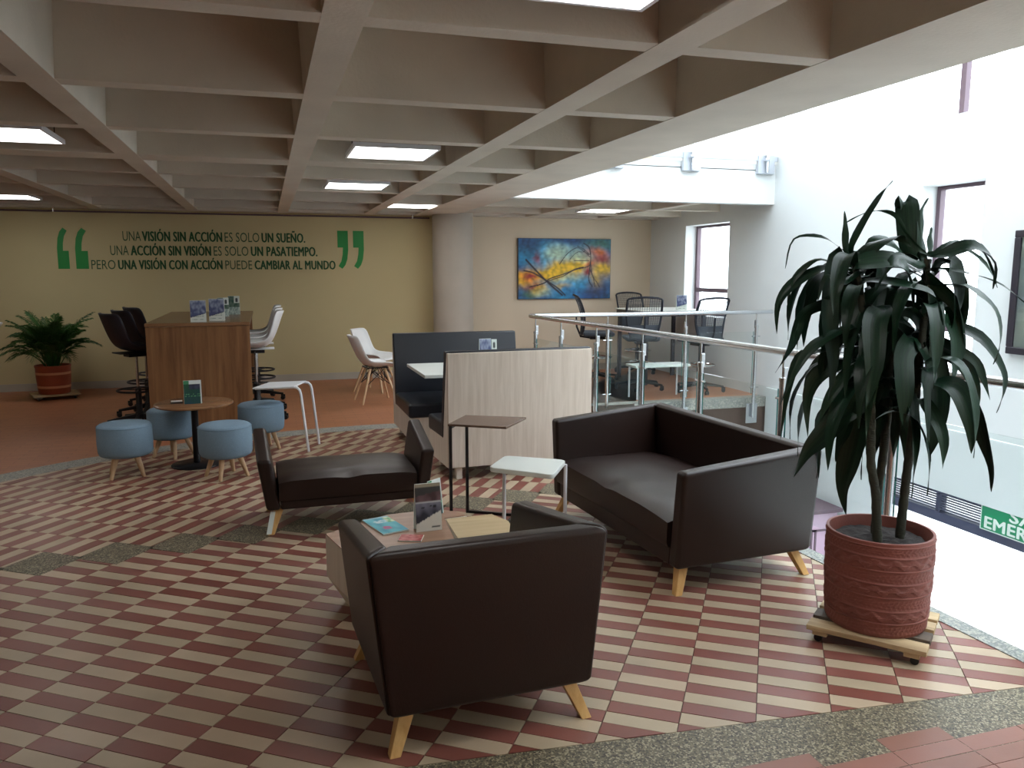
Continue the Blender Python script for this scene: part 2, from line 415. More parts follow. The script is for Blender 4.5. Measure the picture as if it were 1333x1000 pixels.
b.prism([(2.66, 8.9), (XR, 8.9), (XR, YB), (3.0, YB), (arc[0][0], arc[0][1])][::1], -.008, -.0005)
b.prism([(XL, YN), (-5, YN), (-5, arc[-1][1]), (XL, arc[-1][1])], -.008, 0)
b.prism([(-5, YN), (2.93, YN), (2.93, .9), (-5, .9)], -.008, 0)
b.build('terracotta_paving', M['terracotta_field'], floor)

# ---------------------------------------------------------------- walls
b = MB(); b.box(XL, 2.68, YB, YB + .2, -.01, 6.2); wall_back = struct(b.build('wall_back', M['wall_yellow']))
b = MB(); b.box(2.68, XR + .3, YB, YB + .2, -3, 6.2); struct(b.build('wall_back_right', M['wall_cream']))
b = MB(); b.box(XL - .2, XL, YN, YB + .2, -.5, 3); struct(b.build('wall_left', M['wall_yellow']))
b = MB(); b.box(XL - .2, XR + .3, YN - .2, YN, -3, 6.2); struct(b.build('wall_front', M['wall_cream']))
WT = .3
W1 = (9.74, 10.94, .95, 2.27); W2 = (5.67, 6.38, .45, 2.41); W3 = (5.5, 8.6, 3.02, 5.4)
def yz_wall(name, x0, x1, y0, y1, z0, z1, holes, m):
    ys = sorted({y0, y1} | {h[0] for h in holes} | {h[1] for h in holes}); zs = sorted({z0, z1} | {h[2] for h in holes} | {h[3] for h in holes})
    b = MB()
    for a, c in zip(ys, ys[1:]):
        runs = []
        for d, e in zip(zs, zs[1:]):
            if any(h[0] < (a + c) / 2 < h[1] and h[2] < (d + e) / 2 < h[3] for h in holes): continue
            if runs and abs(runs[-1][1] - d) < 1e-6: runs[-1][1] = e
            else: runs.append([d, e])
        for d, e in runs: b.box(x0, x1, a, c, d, e)
    return b.build(name, m)
DR = (-1.0, 6.72, -3.0, -.48)
wr = struct(yz_wall('wall_right', XR, XR + WT, YN, YB, -3, 6.2, [W1, W2, W3, DR, (.6, 4.2, 3.02, 5.4)], M['wall_white']))
b = MB(); b.box(XR - .035, XR, YN, 8.7, -.48, .13); b.build('wall_band', M['wall_white'], wr, bevel=.006)
def window(name, w, tr=None, mull=None, depth=.18, m='frame_brown'):
    y0, y1, z0, z1 = w; x = XR + depth; f = .035
    b = MB(); b.box(x, x + .06, y0, y0 + f, z0, z1); b.box(x, x + .06, y1 - f - .01, y1, z0, z1); b.box(x, x + .06, y0 + f, y1 - f - .01, z0, z0 + f); b.box(x, x + .06, y0 + f, y1 - f - .01, z1 - f, z1)
    o = struct(b.build(name, M[m]))
    if tr: MB().box(x, x + .06, y0 + f, y1 - f - .01, tr - .03, tr + .03).build('transom', M[m], o)
    for q in (mull or []): MB().box(x, x + .06, q - .03, q + .03, z0 + f, z1 - f).build('mullion', M['frame_brown'], o)
    MB().box(x + .025, x + .033, y0 + f, y1 - f, z0 + f, z1 - f).build('window_pane', M['window_glass'], o)
    return o
window('window_1', W1, tr=1.32)
window('window_2', W2, tr=1.05)
window('window_3', W3, mull=[6.17], m='white_metal')
window('window_4', (.6, 4.2, 3.02, 5.4), mull=[2.4], m='white_metal')
# baseboards
b = MB(); b.box(XL, 2.4, YB - .02, YB, 0, .1); struct(b.build('baseboard_back', M['column_paint']))
b = MB(); b.box(2.95, XR, YB - .02, YB, 0, .1); struct(b.build('baseboard_right', M['column_paint']))
# upper storey
b = MB(); b.box(-1.5, XR, 8.75, YB, 2.83, 2.9); struct(b.build('floor_upper', M['wall_white']))
b = MB(); b.box(2.55, 2.7, YN, 8.75, 2.9, 6.2); struct(b.build('wall_upper', M['wall_white']))
# skylight frame over the void
b = MB(); b.box(2.6, XR + .3, 8.75, YB + .2, 6.2, 6.3); struct(b.build('ceiling_upper', M['wall_white']))
sk = MB()
for y in (-3.9, -1.2, 1.4, 4.0, 6.4, 8.7): sk.box(2.6, XR + .3, y - .05, y + .05, 6.2, 6.35)
sk = struct(sk.build('trim_1', M['white_metal']))
MB().box(2.6, XR + .3, -3.9, 8.7, 6.36, 6.37).build('skylight_glass', M['window_glass'], sk)
# lower storey
b = MB(); b.box(2.4, XR, YN, YB, -3.1, -3); struct(b.build('floor_lower', M['wall_white']))
b = MB(); b.box(2.3, 2.4, YN, YB, -3, -.5); struct(b.build('wall_lower', M['wall_white']))
b = MB(); b.box(XR + .001, 40, -14, 30, -3.15, -3.02); struct(b.build('ground_outside', mat('paving', srgb(200, 200, 196), .8, var=.1)))
# entrance head: louvre, beam and glazing under the right wall
lz = struct(empty('door_1', (XR, 0, 0)))
MB().box(.02, .14, -1.0, 6.72, -.79, -.70).build('door_beam', M['louvre'], lz)
MB().box(.02, .14, -1.0, 6.72, -.52, -.48).build('door_beam', M['louvre'], lz)
for q in (6.66, 5.95, 5.42, 4.2): MB().box(.03, .12, q - .02, q + .02, -.70, -.52).build('louvre_post', M['louvre'], lz)
for k in range(8):
    z = -.694 + k * .0235
    MB().hexa([(.05, -1, z), (.075, -1, z), (.075, 6.66, z), (.05, 6.66, z)], [(.05, -1, z + .012), (.075, -1, z + .012), (.075, 6.66, z + .012), (.05, 6.66, z + .012)]).build('louvre_slat', M['louvre'], lz)
for q in (6.68, 4.4, 2.2, 0): MB().box(.04, .10, q - .03, q + .03, -3, -.79).build('door_stile', M['louvre'], lz)
MB().box(.06, .07, -1, 6.65, -3, -.79).build('door_glass', M['window_glass'], lz)
# lilac panelled counter on the lower storey
pc = thing('counter', (5.4, 7.3, -3), 0, 'lilac panelled counter on the lower storey seen between sofa and potted plant', 'counter')
MB().box(-.9, .62, -.1, .4, 0, 1.94).build('body', M['purple'], pc)
MB().box(-.95, .66, -.14, .44, 1.94, 1.98).build('worktop', M['frame_brown'], pc)
for q in (-.75, -.15, .28):
    f = MB()
    x0, x1, z0, z1 = q, q + (.5 if q < .2 else .3), .9, 1.75
    f.box(x0, x1, -.112, -.1, z0, z0 + .02); f.box(x0, x1, -.112, -.1, z1 - .02, z1); f.box(x0, x0 + .02, -.112, -.1, z0 + .02, z1 - .02); f.box(x1 - .02, x1, -.112, -.1, z0 + .02, z1 - .02)
    f.build('panel_moulding', M['frame_brown'], pc)
# column
b = MB(); b.lathe([(.3, 0), (.3, 2.5)], 48, (2.69, 11.76)); struct(b.build('column', M['column_paint'], smooth=True))

# ---------------------------------------------------------------- waffle ceiling
ZS, ZT = 2.42, 2.83
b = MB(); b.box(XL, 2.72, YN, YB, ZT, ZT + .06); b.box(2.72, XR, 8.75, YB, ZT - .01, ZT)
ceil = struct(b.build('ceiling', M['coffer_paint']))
xs = [(-5.74, -5.60), (-4.54, -4.40), (-3.34, -3.20), (-2.15, -2.01), (-.97, -.83), (.21, .355), (1.41, 1.565)]
for i, (x0, x1) in enumerate(xs):
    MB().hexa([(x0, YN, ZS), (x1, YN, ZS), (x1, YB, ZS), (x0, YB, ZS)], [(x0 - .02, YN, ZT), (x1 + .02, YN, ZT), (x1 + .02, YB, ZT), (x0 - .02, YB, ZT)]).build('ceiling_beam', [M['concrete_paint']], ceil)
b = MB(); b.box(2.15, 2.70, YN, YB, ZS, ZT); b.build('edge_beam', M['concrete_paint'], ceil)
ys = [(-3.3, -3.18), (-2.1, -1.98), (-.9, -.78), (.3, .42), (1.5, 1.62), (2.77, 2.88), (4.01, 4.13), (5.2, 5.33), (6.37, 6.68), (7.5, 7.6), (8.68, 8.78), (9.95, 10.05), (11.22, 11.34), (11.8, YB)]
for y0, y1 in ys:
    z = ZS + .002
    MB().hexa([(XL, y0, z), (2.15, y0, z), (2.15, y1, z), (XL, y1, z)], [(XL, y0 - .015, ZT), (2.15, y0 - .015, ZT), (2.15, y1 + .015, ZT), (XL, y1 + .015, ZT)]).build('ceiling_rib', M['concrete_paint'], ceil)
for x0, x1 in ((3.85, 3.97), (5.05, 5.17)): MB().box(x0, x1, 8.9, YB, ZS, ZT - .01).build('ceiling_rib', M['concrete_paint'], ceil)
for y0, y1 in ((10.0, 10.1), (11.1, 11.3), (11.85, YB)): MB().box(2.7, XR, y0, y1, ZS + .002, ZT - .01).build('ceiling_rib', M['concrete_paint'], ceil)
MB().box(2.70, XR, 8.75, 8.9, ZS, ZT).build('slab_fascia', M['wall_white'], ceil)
# conduit along the top of the back wall
b = MB(); b.tube([(XL + .02, YB - .05, 2.385), (2.4, YB - .05, 2.385)], .012, 8)
tag(b.build('conduit', M['frame_brown'], smooth=True), 'thin dark conduit running along the top of the yellowish back wall', 'pipe')
for (x, y), lb in (((-2.6, 11.9), 'small ceiling sprinkler at far left above the green quotation mark'), ((2.12, 11.9), 'small ceiling sprinkler just left of the round column')):
    s_ = thing('sprinkler', (x, y, 2.42), 0, lb, 'sprinkler', 'ceiling sprinklers near the back wall')
    MB().lathe([(.02, -.012), (.025, 0), (.025, .004)], 16).build('base', M['chrome'], s_, smooth=True)
    MB().lathe([(.006, -.05), (.008, -.012)], 10).build('stem', M['chrome'], s_, smooth=True)
    MB().lathe([(.002, -.056), (.018, -.054), (.018, -.05), (.002, -.049)], 12).build('deflector', M['chrome'], s_, smooth=True)
# ceiling lights
lights = [((.91, 2.2), 'square ceiling light panel at the top edge, largest and nearest'),
          ((.91, 5.93), 'square ceiling light panel hung left of the second beam, nearer of the middle pair'),
          ((.91, 8.27), 'square ceiling light panel right behind the nearer middle one'),
          ((1.86, 10.55), 'square ceiling light panel just left of the round column top'),
          ((-1.53, 5.82), 'square ceiling light panel at the left edge, nearer and larger one'),
          ((-2.78, 10.6), 'square ceiling light panel at the left edge, lower one near the back wall'),
          ((4.6, 11.0 - .4), 'square ceiling light panel above the mesh chairs and the painting'),
          ((-3.9, 5.85), 'square ceiling light panel beyond the left edge of the photo'), ((-1.53, -1.4), 'square ceiling light panel behind the viewer')]
L0 = None
for i, ((x, y), lb) in enumerate(lights):
    if i == 0:
        L0 = tag(empty('ceiling_light'), lb, 'ceiling light')
        f = MB(); s_ = .3; g = .017
        f.box(-s_, s_, -s_, -s_ + g, 0, .03); f.box(-s_, s_, s_ - g, s_, 0, .03); f.box(-s_, -s_ + g, -s_ + g, s_ - g, 0, .03); f.box(s_ - g, s_, -s_ + g, s_ - g, 0, .03); f.box(-s_ + g, s_ - g, -s_ + g, s_ - g, .024, .03)
        f.build('frame', M['white_metal'], L0)
        MB().box(-s_ + g, s_ - g, -s_ + g, s_ - g, .004, .010).build('diffuser', M['lamp'], L0)
        for a in (-1, 1):
            for c in (-1, 1): MB().tube([(a * .25, c * .25, .03), (a * .25, c * .25, .39)], .003, 6).build('hanger_wire', M['black_metal'], L0)
    place(L0, i == 0, (x, y, 2.435), 0, lb, 'square ceiling light panels')

# ---------------------------------------------------------------- printed sheets
def sheet(nx, nz, w, h, fn, y=0.0, back=False):
    """flat printed face in the x-z plane, colour from fn(u, v) with v up"""
    vs = []; cs = []; fs = []
    for j in range(nz + 1):
        for i in range(nx + 1):
            u = i / nx; v = j / nz; vs.append(((u - .5) * w, y, v * h)); cs.append(fn(u, v))
    for j in range(nz):
        for i in range(nx):
            a = j * (nx + 1) + i; f = (a, a + 1, a + nx + 2, a + nx + 1); fs.append(f[::-1] if back else f)
    return vs, fs, cs
def sheet_obj(name, data, m, parent=None, T=None):
    vs, fs, cs = data
    me = bpy.data.meshes.new(name); me.from_pydata([tuple((T @ Vector(v)) if T else v) for v in vs], [], fs); me.materials.append(m)
    a = me.color_attributes.new('ink', 'FLOAT_COLOR', 'POINT')
    a.data.foreach_set('color', [x for c in cs for x in (tuple(c)[:3] + (1,))]); me.update()
    o = bpy.data.objects.new(name, me); col.objects.link(o)
    if parent is not None: o.parent = parent
    return o
def mixc(a, b, t): t = max(0, min(1, t)); return tuple(x + (y - x) * t for x, y in zip(a[:3], b[:3]))
def nz_(x, y, s=1, o=0): return noise.noise(Vector((x * s + o, y * s - o, o * .7)))

# painting
def seg_d(px, py, ax, ay, bx, by):
    dx, dy = bx - ax, by - ay; t = max(0, min(1, ((px - ax) * dx + (py - ay) * dy) / (dx * dx + dy * dy + 1e-9)))
    return math.hypot(px - ax - t * dx, py - ay - t * dy)
LN = []
def curve(pts, wd):
    P = [Vector(p) for p in pts]; out = []
    for i in range(len(P) - 1):
        p0 = P[max(i - 1, 0)]; p1 = P[i]; p2 = P[i + 1]; p3 = P[min(i + 2, len(P) - 1)]
        for k in range(6):
            t = k / 6; out.append(.5 * ((2 * p1) + (p2 - p0) * t + (2 * p0 - 5 * p1 + 4 * p2 - p3) * t * t + (-p0 + 3 * p1 - 3 * p2 + p3) * t ** 3))
    out.append(P[-1]); LN.append((out, wd))
curve([(.08, .65), (.2, .45), (.33, .25), (.47, .06)], .013); curve([(.06, .47), (.16, .43), (.3, .3), (.42, .18), (.5, .06)], .010)
curve([(.12, .2), (.27, .26), (.34, .34), (.5, .42), (.62, .5), (.7, .53)], .008); curve([(.2, .22), (.36, .32), (.48, .38), (.6, .48), (.76, .55), (.78, .68)], .006)
curve([(.44, .58), (.52, .75), (.62, .85), (.7, .8), (.77, .7)], .005); curve([(.55, .66), (.62, .77), (.7, .79), (.76, .74)], .004)
curve([(.7, .93), (.76, .86), (.78, .7), (.77, .5), (.76, .32), (.8, .2)], .008); curve([(.78, .6), (.8, .4), (.86, .25), (.88, .19)], .006); curve([(.77, .5), (.81, .35), (.83, .2)], .006)
curve([(.63, .88), (.7, .83), (.77, .74)], .005)
curve([(.69, .78), (.69, .58)], .003); curve([(.6, .64), (.76, .64)], .003)
blue = srgb(24, 66, 140); cyan = srgb(40, 150, 200); navy = srgb(22, 40, 84); yel = srgb(225, 185, 40); org = srgb(220, 110, 40); red_ = srgb(150, 40, 44); pale = srgb(190, 220, 190); grn = srgb(70, 120, 80)
def art(u, v):
    x = u + .06 * nz_(u, v, 5, 3) + .02 * nz_(u, v, 22, 4); y = v + .08 * nz_(u, v, 5, 9) + .03 * nz_(u * 3, v, 9, 4)
    c = mixc(blue, cyan, .5 + .8 * nz_(u, v, 3.2, 1))
    g = lambda cx, cy, rx, ry: math.exp(-(((x - cx) / rx) ** 2 + ((y - cy) / ry) ** 2))
    c = mixc(c, cyan, g(.28, .68, .2, .22)); c = mixc(c, pale, .9 * g(.42, .74, .12, .14)); c = mixc(c, cyan, g(.62, .25, .14, .1))
    c = mixc(c, pale, .9 * g(.5, .38, .14, .08)); c = mixc(c, pale, g(.66, .68, .12, .14)); c = mixc(c, pale, .7 * g(.26, .1, .08, .06))
    band = .28 + .34 * x
    c = mixc(c, yel, 1.35 * math.exp(-((y - band - .05) / .12) ** 2) * (1 if x < .62 else max(0, 1 - (x - .62) * 6)))
    c = mixc(c, yel, 1.1 * g(.92, .5, .14, .16)); c = mixc(c, yel, .9 * g(.2, .17, .08, .08)); c = mixc(c, yel, .6 * g(.45, .22, .1, .05)); c = mixc(c, yel, .8 * g(.84, .3, .06, .14))
    c = mixc(c, org, g(.86, .76, .1, .1)); c = mixc(c, red_, g(.88, .66, .1, .06)); c = mixc(c, org, .9 * g(.12, .36, .1, .1)); c = mixc(c, red_, 1.1 * g(.15, .38, .07, .05)); c = mixc(c, red_, .8 * g(.15, .2, .08, .04))
    c = mixc(c, org, .9 * g(.76, .58, .06, .06)); c = mixc(c, red_, 1.2 * g(.75, .47, .05, .05)); c = mixc(c, red_, .8 * g(.2, .7, .04, .12))
    c = mixc(c, grn, .8 * g(.9, .95, .2, .12)); c = mixc(c, grn, .7 * g(.12, .08, .1, .08)); c = mixc(c, navy, .8 * g(.9, .1, .16, .22)); c = mixc(c, navy, .7 * g(.1, .9, .12, .2)); c = mixc(c, navy, .5 * g(.55, .98, .4, .06))
    q_ = .75 + .9 * abs(nz_(u * 2, v, 8, 6)) + .3 * nz_(u, v, 30, 2); c = tuple(max(0, k_ * q_) for k_ in c)
    for P, wd in LN:
        d = min(seg_d(u * 1.6, v, a[0] * 1.6, a[1], q[0] * 1.6, q[1]) for a, q in zip(P, P[1:]))
        if d < wd * 1.6: c = mixc(srgb(28, 22, 40), c, (d - wd * .7) / (wd * .9))
    return c
pt = thing('abstract_painting', (4.58, YB - .045, 1.16), 0, 'colourful abstract painting in blue, yellow and red on the cream wall', 'painting')
MB().box(-.785, .785, 0, .042, 0, .95).build('canvas_frame', M['frame_dark'], pt)
sheet_obj('painted_canvas', sheet(150, 94, 1.56, .94, art, -.003), M['canvas'], pt).location = (0, 0, .005)

# leaflets
def leaflet_room(u, v):
    cut = .16 + .26 * u
    if v < cut:
        if .62 < u < .93 and .06 < v < .10: return srgb(24, 24, 24)
        if .68 < u < .9 and .14 < v < .155: return srgb(150, 150, 150)
        return srgb(214, 208, 196)
    if v > .93: return srgb(150, 138, 118)
    if v > .62: return mixc(srgb(70, 44, 46), srgb(110, 82, 84), .5 + 1.2 * nz_(u, v, 5, 2)) if v < .84 - .1 * (1 - u) else srgb(60, 56, 54)
    if abs(v - .6) < .015: return srgb(190, 190, 190)
    for a, q in ((.3, .5), (.6, .52), (.75, .51)):
        if abs(u - a) < .05 and abs(v - q) < .02: return srgb(30, 30, 36)
    return mixc(srgb(120, 118, 132), srgb(40, 38, 50), (.58 - v) * 4 + .6 * nz_(u, v, 5, 4))
def leaflet_city(u, v):
    cut = .22 + .2 * u
    if v < cut - .02:
        if .15 < u < .8 and (.06 < v < .075): return srgb(40, 40, 40)
        if .1 < u < .85 and v > .1 and int(v * 60) % 3 == 0 and nz_(u, v, 30, 1) > -.15: return srgb(120, 140, 130)
        return srgb(205, 212, 205)
    if v < cut: return srgb(40, 48, 70)
    return mixc(srgb(64, 74, 112), srgb(150, 160, 182), (v - .4) * 1.2 + .9 * nz_(u, v, 7, 5))
def leaflet_green(u, v):
    if v > .86: return srgb(215, 222, 218) if u > .3 else srgb(60, 130, 90)
    if u > .92: return srgb(200, 210, 205)
    if .62 < v < .84 and u > .3: return mixc(srgb(22, 28, 50), srgb(60, 60, 86), .5 + nz_(u, v, 6, 1))
    if .3 < v < .55 and int(v * 50) % 4 == 0 and nz_(u, v, 12, 3) > 0: return srgb(110, 180, 120)
    return mixc(srgb(14, 74, 48), srgb(18, 60, 70), 1 - v + .3 * nz_(u, v, 4, 8))
def leaflet_pale(u, v):
    if u > .5 and v > .62: return srgb(60, 70, 70) if math.hypot(u - .75, (v - .78)) < .12 else srgb(205, 214, 208)
    if v > .4: return mixc(srgb(40, 80, 66), srgb(96, 116, 104), .5 + nz_(u, v, 6, 3))
    return mixc(srgb(190, 205, 198), srgb(120, 140, 136), .5 + nz_(u, v, 8, 2))
def tent_card(name, loc, rz, w_, h, fn, label, group):
    t = thing(name, loc, rz, label, 'leaflet', group)
    d = h * .12
    a = math.atan2(d, h); L = math.hypot(d, h)
    for s_, nm in ((-1, 'front_panel'), (1, 'back_panel')):
        T = Tm((0, s_ * d, 0), 0, s_ * a)
        b = MB(); b.box(-w_ / 2, w_ / 2, -.001, .001, 0, L, T); p = b.build(nm, M['sign_white'], t)
        sheet_obj('printed_face', sheet(24, 36, w_ * .99, L * .99, fn, s_ * .0016, s_ > 0), M['print'], p, T)
    return t

# ---------------------------------------------------------------- wall lettering
ref_c = bpy.data.curves.new('ref', 'FONT'); ref_c.body = 'N'; ref_o = bpy.data.objects.new('ref', ref_c); col.objects.link(ref_o)
bpy.context.view_layer.update(); CAP = ref_o.dimensions.y; bpy.data.objects.remove(ref_o)
def text_mesh(name, body, x0, x1, z0, cap, bold, m, parent, T=None, depth=.004):
    c = bpy.data.curves.new(name, 'FONT'); c.body = body; c.size = 1; c.extrude = .01; c.resolution_u = 3
    c.space_character = 1.06 if bold else 1.0
    o = bpy.data.objects.new(name, c); col.objects.link(o); bpy.context.view_layer.update()
    dg = bpy.context.evaluated_depsgraph_get(); me = bpy.data.meshes.new_from_object(o.evaluated_get(dg)); bpy.data.objects.remove(o)
    xs_ = [v.co.x for v in me.vertices]; mn, mx = min(xs_), max(xs_); sx = (x1 - x0) / (mx - mn); sz = cap / CAP
    for v in me.vertices: v.co = Vector((x0 + (v.co.x - mn) * sx, -depth if v.co.z > 0 else 0, z0 + v.co.y * sz))
    if bold:                     # heavier strokes: the outline repeated with small offsets
        src = me; vs = [tuple(v.co) for v in src.vertices]; fs = [tuple(p.vertices) for p in src.polygons]; av = []; af = []
        e_ = cap * bold
        for k, (dx, dz) in enumerate(((-1, 0), (1, 0), (-.35, .5), (.35, -.5), (0, 0))):
            o_ = len(av); av += [(x + dx * e_, y - (.0003 * k if y < 0 else 0), z + dz * e_) for x, y, z in vs]; af += [tuple(i + o_ for i in f) for f in fs]
        me = bpy.data.meshes.new(name); me.from_pydata(av, [], af); me.update()
    if T is not None: me.transform(T)
    me.materials.clear(); me.materials.append(m)
    n = bpy.data.objects.new(name, me); col.objects.link(n)
    if parent is not None: n.parent = parent
    return n
TX = lambda u: -2.63 + (u - 72) * (1.42 + 2.63) / (473 - 72)   # wall metres of the measured letter edges
lt = thing('wall_lettering', (0, YB, 0), 0, 'green motto in three lines between quotation marks on the yellowish wall', 'lettering')
lines = [(2.008, .128, [('UNA', -1.818, -1.591, 0), ('VISI\u00d3N SIN ACCI\u00d3N', -1.572, -.549, 1), ('ES SOLO', -.513, -.048, 0), ('UN SUE\u00d1O.', -.013, .58, 1)]),
         (1.815, .128, [('UNA', -1.982, -1.754, 0), ('ACCI\u00d3N SIN VISI\u00d3N', -1.725, -.705, 1), ('ES SOLO', -.666, -.204, 0), ('UN PASATIEMPO.', -.165, .745, 1)]),
         (1.626, .122, [('PERO', -2.225, -1.929, 0), ('UNA VISI\u00d3N CON ACCI\u00d3N', -1.892, -.562, 1), ('PUEDE', -.521, -.161, 0), ('CAMBIAR AL MUNDO', -.123, .998, 1)])]
TX = None
for z0, cap, segs in lines:
    for body, x0, x1, bold in segs: text_mesh('words', body, x0, x1, z0, cap, .042 if bold else 0, M['letter_dark' if bold else 'letter_light'], lt)
def quote_mark(x0, x1, z0, z1, flip):
    W_, H_ = x1 - x0, z1 - z0
    P = [(0, 0), (1, 0), (1, .44), (.5, .44), (.54, .62), (.68, .8), (.95, .93), (.6, 1), (.3, .9), (.1, .74), (0, .5)]
    vs = [((1 - p[0] if flip else p[0]) * W_ + x0, ((1 - p[1]) if flip else p[1]) * H_ + z0) for p in P]
    mid = [(vs[k], vs[k + 1]) for k in range(len(vs) - 1)]
    b = MB(); n = len(vs)
    b.add([(x, 0, z) for x, z in vs] + [(x, -.005, z) for x, z in vs], [tuple(range(n)), tuple(range(2 * n - 1, n - 1, -1))] + [(i, (i + 1) % n, n + (i + 1) % n, n + i) for i in range(n)])
    o = b.build('quotation_mark', M['letter_green'], lt)
quote_mark(-2.623, -2.486, 1.63, 2.172, False); quote_mark(-2.407, -2.256, 1.63, 2.172, False)
quote_mark(1.04, 1.192, 1.634, 2.184, True); quote_mark(1.265, 1.42, 1.634, 2.184, True)

# ---------------------------------------------------------------- leather seating
def lounge(name, W0, W1_, D, zb, hb, hf, seat_z, t_, loc, rz, label, cat, has_back=True, group=None, cush_lip=.012, legh=None):
    o = thing(name, loc, rz, label, cat, group)
    a0, a1 = W0 / 2, W1_ / 2; y0, y1 = -D / 2, D / 2
    def outer(y, z):   # outer x at height z
        return a0 + (a1 - a0) * (z - zb) / (hb - zb)
    L = M['leather']
    for s_ in (-1, 1):
        def P(y, z, inn): return (s_ * (outer(y, z) - inn), y, z)
        yb_in = y1 - (t_ if has_back else 0)
        bot = [P(y0, zb, t_), P(y0, zb, 0), P(y1, zb, 0), P(yb_in, zb, t_)]
        top = [P(y0, hf, t_), P(y0, hf, 0), P(y1, hb, 0), P(yb_in, hb, t_)]
        if s_ < 0: bot = bot[::-1]; top = top[::-1]
        MB().hexa(bot, top).build('armrest', L, o, bevel=.022, seg=4)
    if has_back:
        bot = [(-a0 + t_, y1 - t_, zb), (a0 - t_, y1 - t_, zb), (a0, y1, zb), (-a0, y1, zb)]
        top = [(-a1 + t_, y1 - t_, hb), (a1 - t_, y1 - t_, hb), (a1, y1, hb), (-a1, y1, hb)]
        MB().hexa(bot, top).build('backrest', L, o, bevel=.022, seg=4)
    yb = y1 - (t_ if has_back else .005); xi = a0 - t_ - .002
    railz = seat_z - .17 if has_back else zb + .055
    MB().hexa([(-xi, y0 + .01, zb), (xi, y0 + .01, zb), (xi, yb, zb), (-xi, yb, zb)], [(-xi - .008, y0 + .008, railz), (xi + .008, y0 + .008, railz), (xi + .008, yb, railz), (-xi - .008, yb, railz)]).build('seat_base', L, o, bevel=.008)
    # cushion: softly crowned grid
    nx, ny = 26, 14; b = MB(); vs = []; fs = []
    xw = xi + .012
    for j in range(ny + 1):
        for i in range(nx + 1):
            u, v = i / nx * 2 - 1, j / ny * 2 - 1
            z = seat_z - .018 * abs(u) ** 6 - .022 * abs(v) ** 7 + .010 * (1 - u * u) * (1 - v * v) + .004 * nz_(u * W0, v, 2.5, 6)
            z -= .012 * math.exp(-((u * W0 / .16) ** 2)) * (v < -.8)
            vs.append((u * xw, y0 - cush_lip + (v + 1) / 2 * (yb - y0 + cush_lip), z))
    for j in range(ny):
        for i in range(nx): a = j * (nx + 1) + i; fs.append((a, a + 1, a + nx + 2, a + nx + 1))
    base = len(vs); ring = [i for i in range(nx + 1)] + [j * (nx + 1) + nx for j in range(1, ny + 1)] + [ny * (nx + 1) + i for i in range(nx - 1, -1, -1)] + [j * (nx + 1) for j in range(ny - 1, 0, -1)]
    for zz, off in ((None, .0), (railz + .03, .003), (railz + .004, -.006)):
        if zz is None: continue
        for q in ring:
            x, y, z = vs[q]; sx = 1 if x > xw * .98 else (-1 if x < -xw * .98 else 0); sy = -1 if y < y0 else 0
            vs.append((x, y + sy * off, zz))
    n = len(ring)
    for k in range(n):
        k2 = (k + 1) % n; fs.append((ring[k2], ring[k], base + k, base + k2)); fs.append((base + k2, base + k, base + n + k, base + n + k2))
    fs.append(tuple(base + n + k for k in range(n)))
    b.add(vs, fs); b.build('seat_cushion', L, o, smooth=True, ang=60)
    sp_ = .055
    for sx in (-1, 1):
        for sy in (-1, 1):
            cx, cy = sx * (a0 - .075), sy * (D / 2 - .075); dx, dy = sx * sp_, sy * sp_; h0, h1 = .027, .019
            q = lambda cx, cy, h, z: [(cx - h, cy - h, z), (cx + h, cy - h, z), (cx + h, cy + h, z), (cx - h, cy + h, z)]
            MB().hexa(q(cx + dx, cy + dy, h1, 0), q(cx, cy, h0, zb)).build('leg', M['pine'], o, bevel=.003)
    return o
lounge('armchair', .74, .86, .76, .135, .71, .60, .40, .085, (.678, 2.848, 0), R(183), 'dark brown leather armchair seen from behind in the foreground', 'armchair', legh=.135)
lounge('sofa', 1.49, 1.60, .83, .135, .70, .635, .40, .085, (2.245, 4.14, 0), R(-86), 'dark brown leather two-seat sofa standing along the glass railing', 'sofa')
bn = lounge('bench', 1.0, 1.13, .56, .15, .57, .465, .36, .085, (.45, 5.22, 0), R(1), 'dark brown leather bench with low arms and no back', 'bench', has_back=False)
b = MB(); b.hexa([(-.508, -.291, .01), (-.478, -.291, .01), (-.478, -.289, .01), (-.508, -.289, .01)], [(-.478, -.248, .14), (-.448, -.248, .14), (-.448, -.246, .14), (-.478, -.246, .14)])
t_ = b.build('paper_tag', M['sign_white'], bn); t_['label'] = 'white paper tag stuck on a leg'

# ---------------------------------------------------------------- hexagon tables
def poly_table(name, poly, h, top_m, label, th=.03):
    cx = sum(p[0] for p in poly) / len(poly); cy = sum(p[1] for p in poly) / len(poly)
    t = thing(name, (cx, cy, 0), 0, label, 'table'); q = [(x - cx, y - cy) for x, y in poly]
    MB().prism(q, h - .004, h).build('tabletop', top_m, t)
    n = len(q)
    for i in range(n):
        a = Vector(q[i]); c = Vector(q[(i + 1) % n]); u = (c - a).normalized(); nn = Vector((-u.y, u.x)) * .02
        ia, ic = a * .80, c * .80; zm = .14
        v_ = [(a.x, a.y, h - .004), (c.x, c.y, h - .004), (c.x, c.y, zm), (ic.x, ic.y, 0), (ia.x, ia.y, 0), (a.x, a.y, zm)]
        v_ += [(x + nn.x, y + nn.y, z) for x, y, z in v_]
        MB().add(v_, [(0, 1, 2, 5), (5, 2, 3, 4), (6, 11, 8, 7), (11, 10, 9, 8), (0, 5, 11, 6), (5, 4, 10, 11), (1, 7, 8, 2), (2, 8, 9, 3), (3, 9, 10, 4), (0, 6, 7, 1)]).build('side_panel', M['oak_side'], t)
    return t
HT = .35
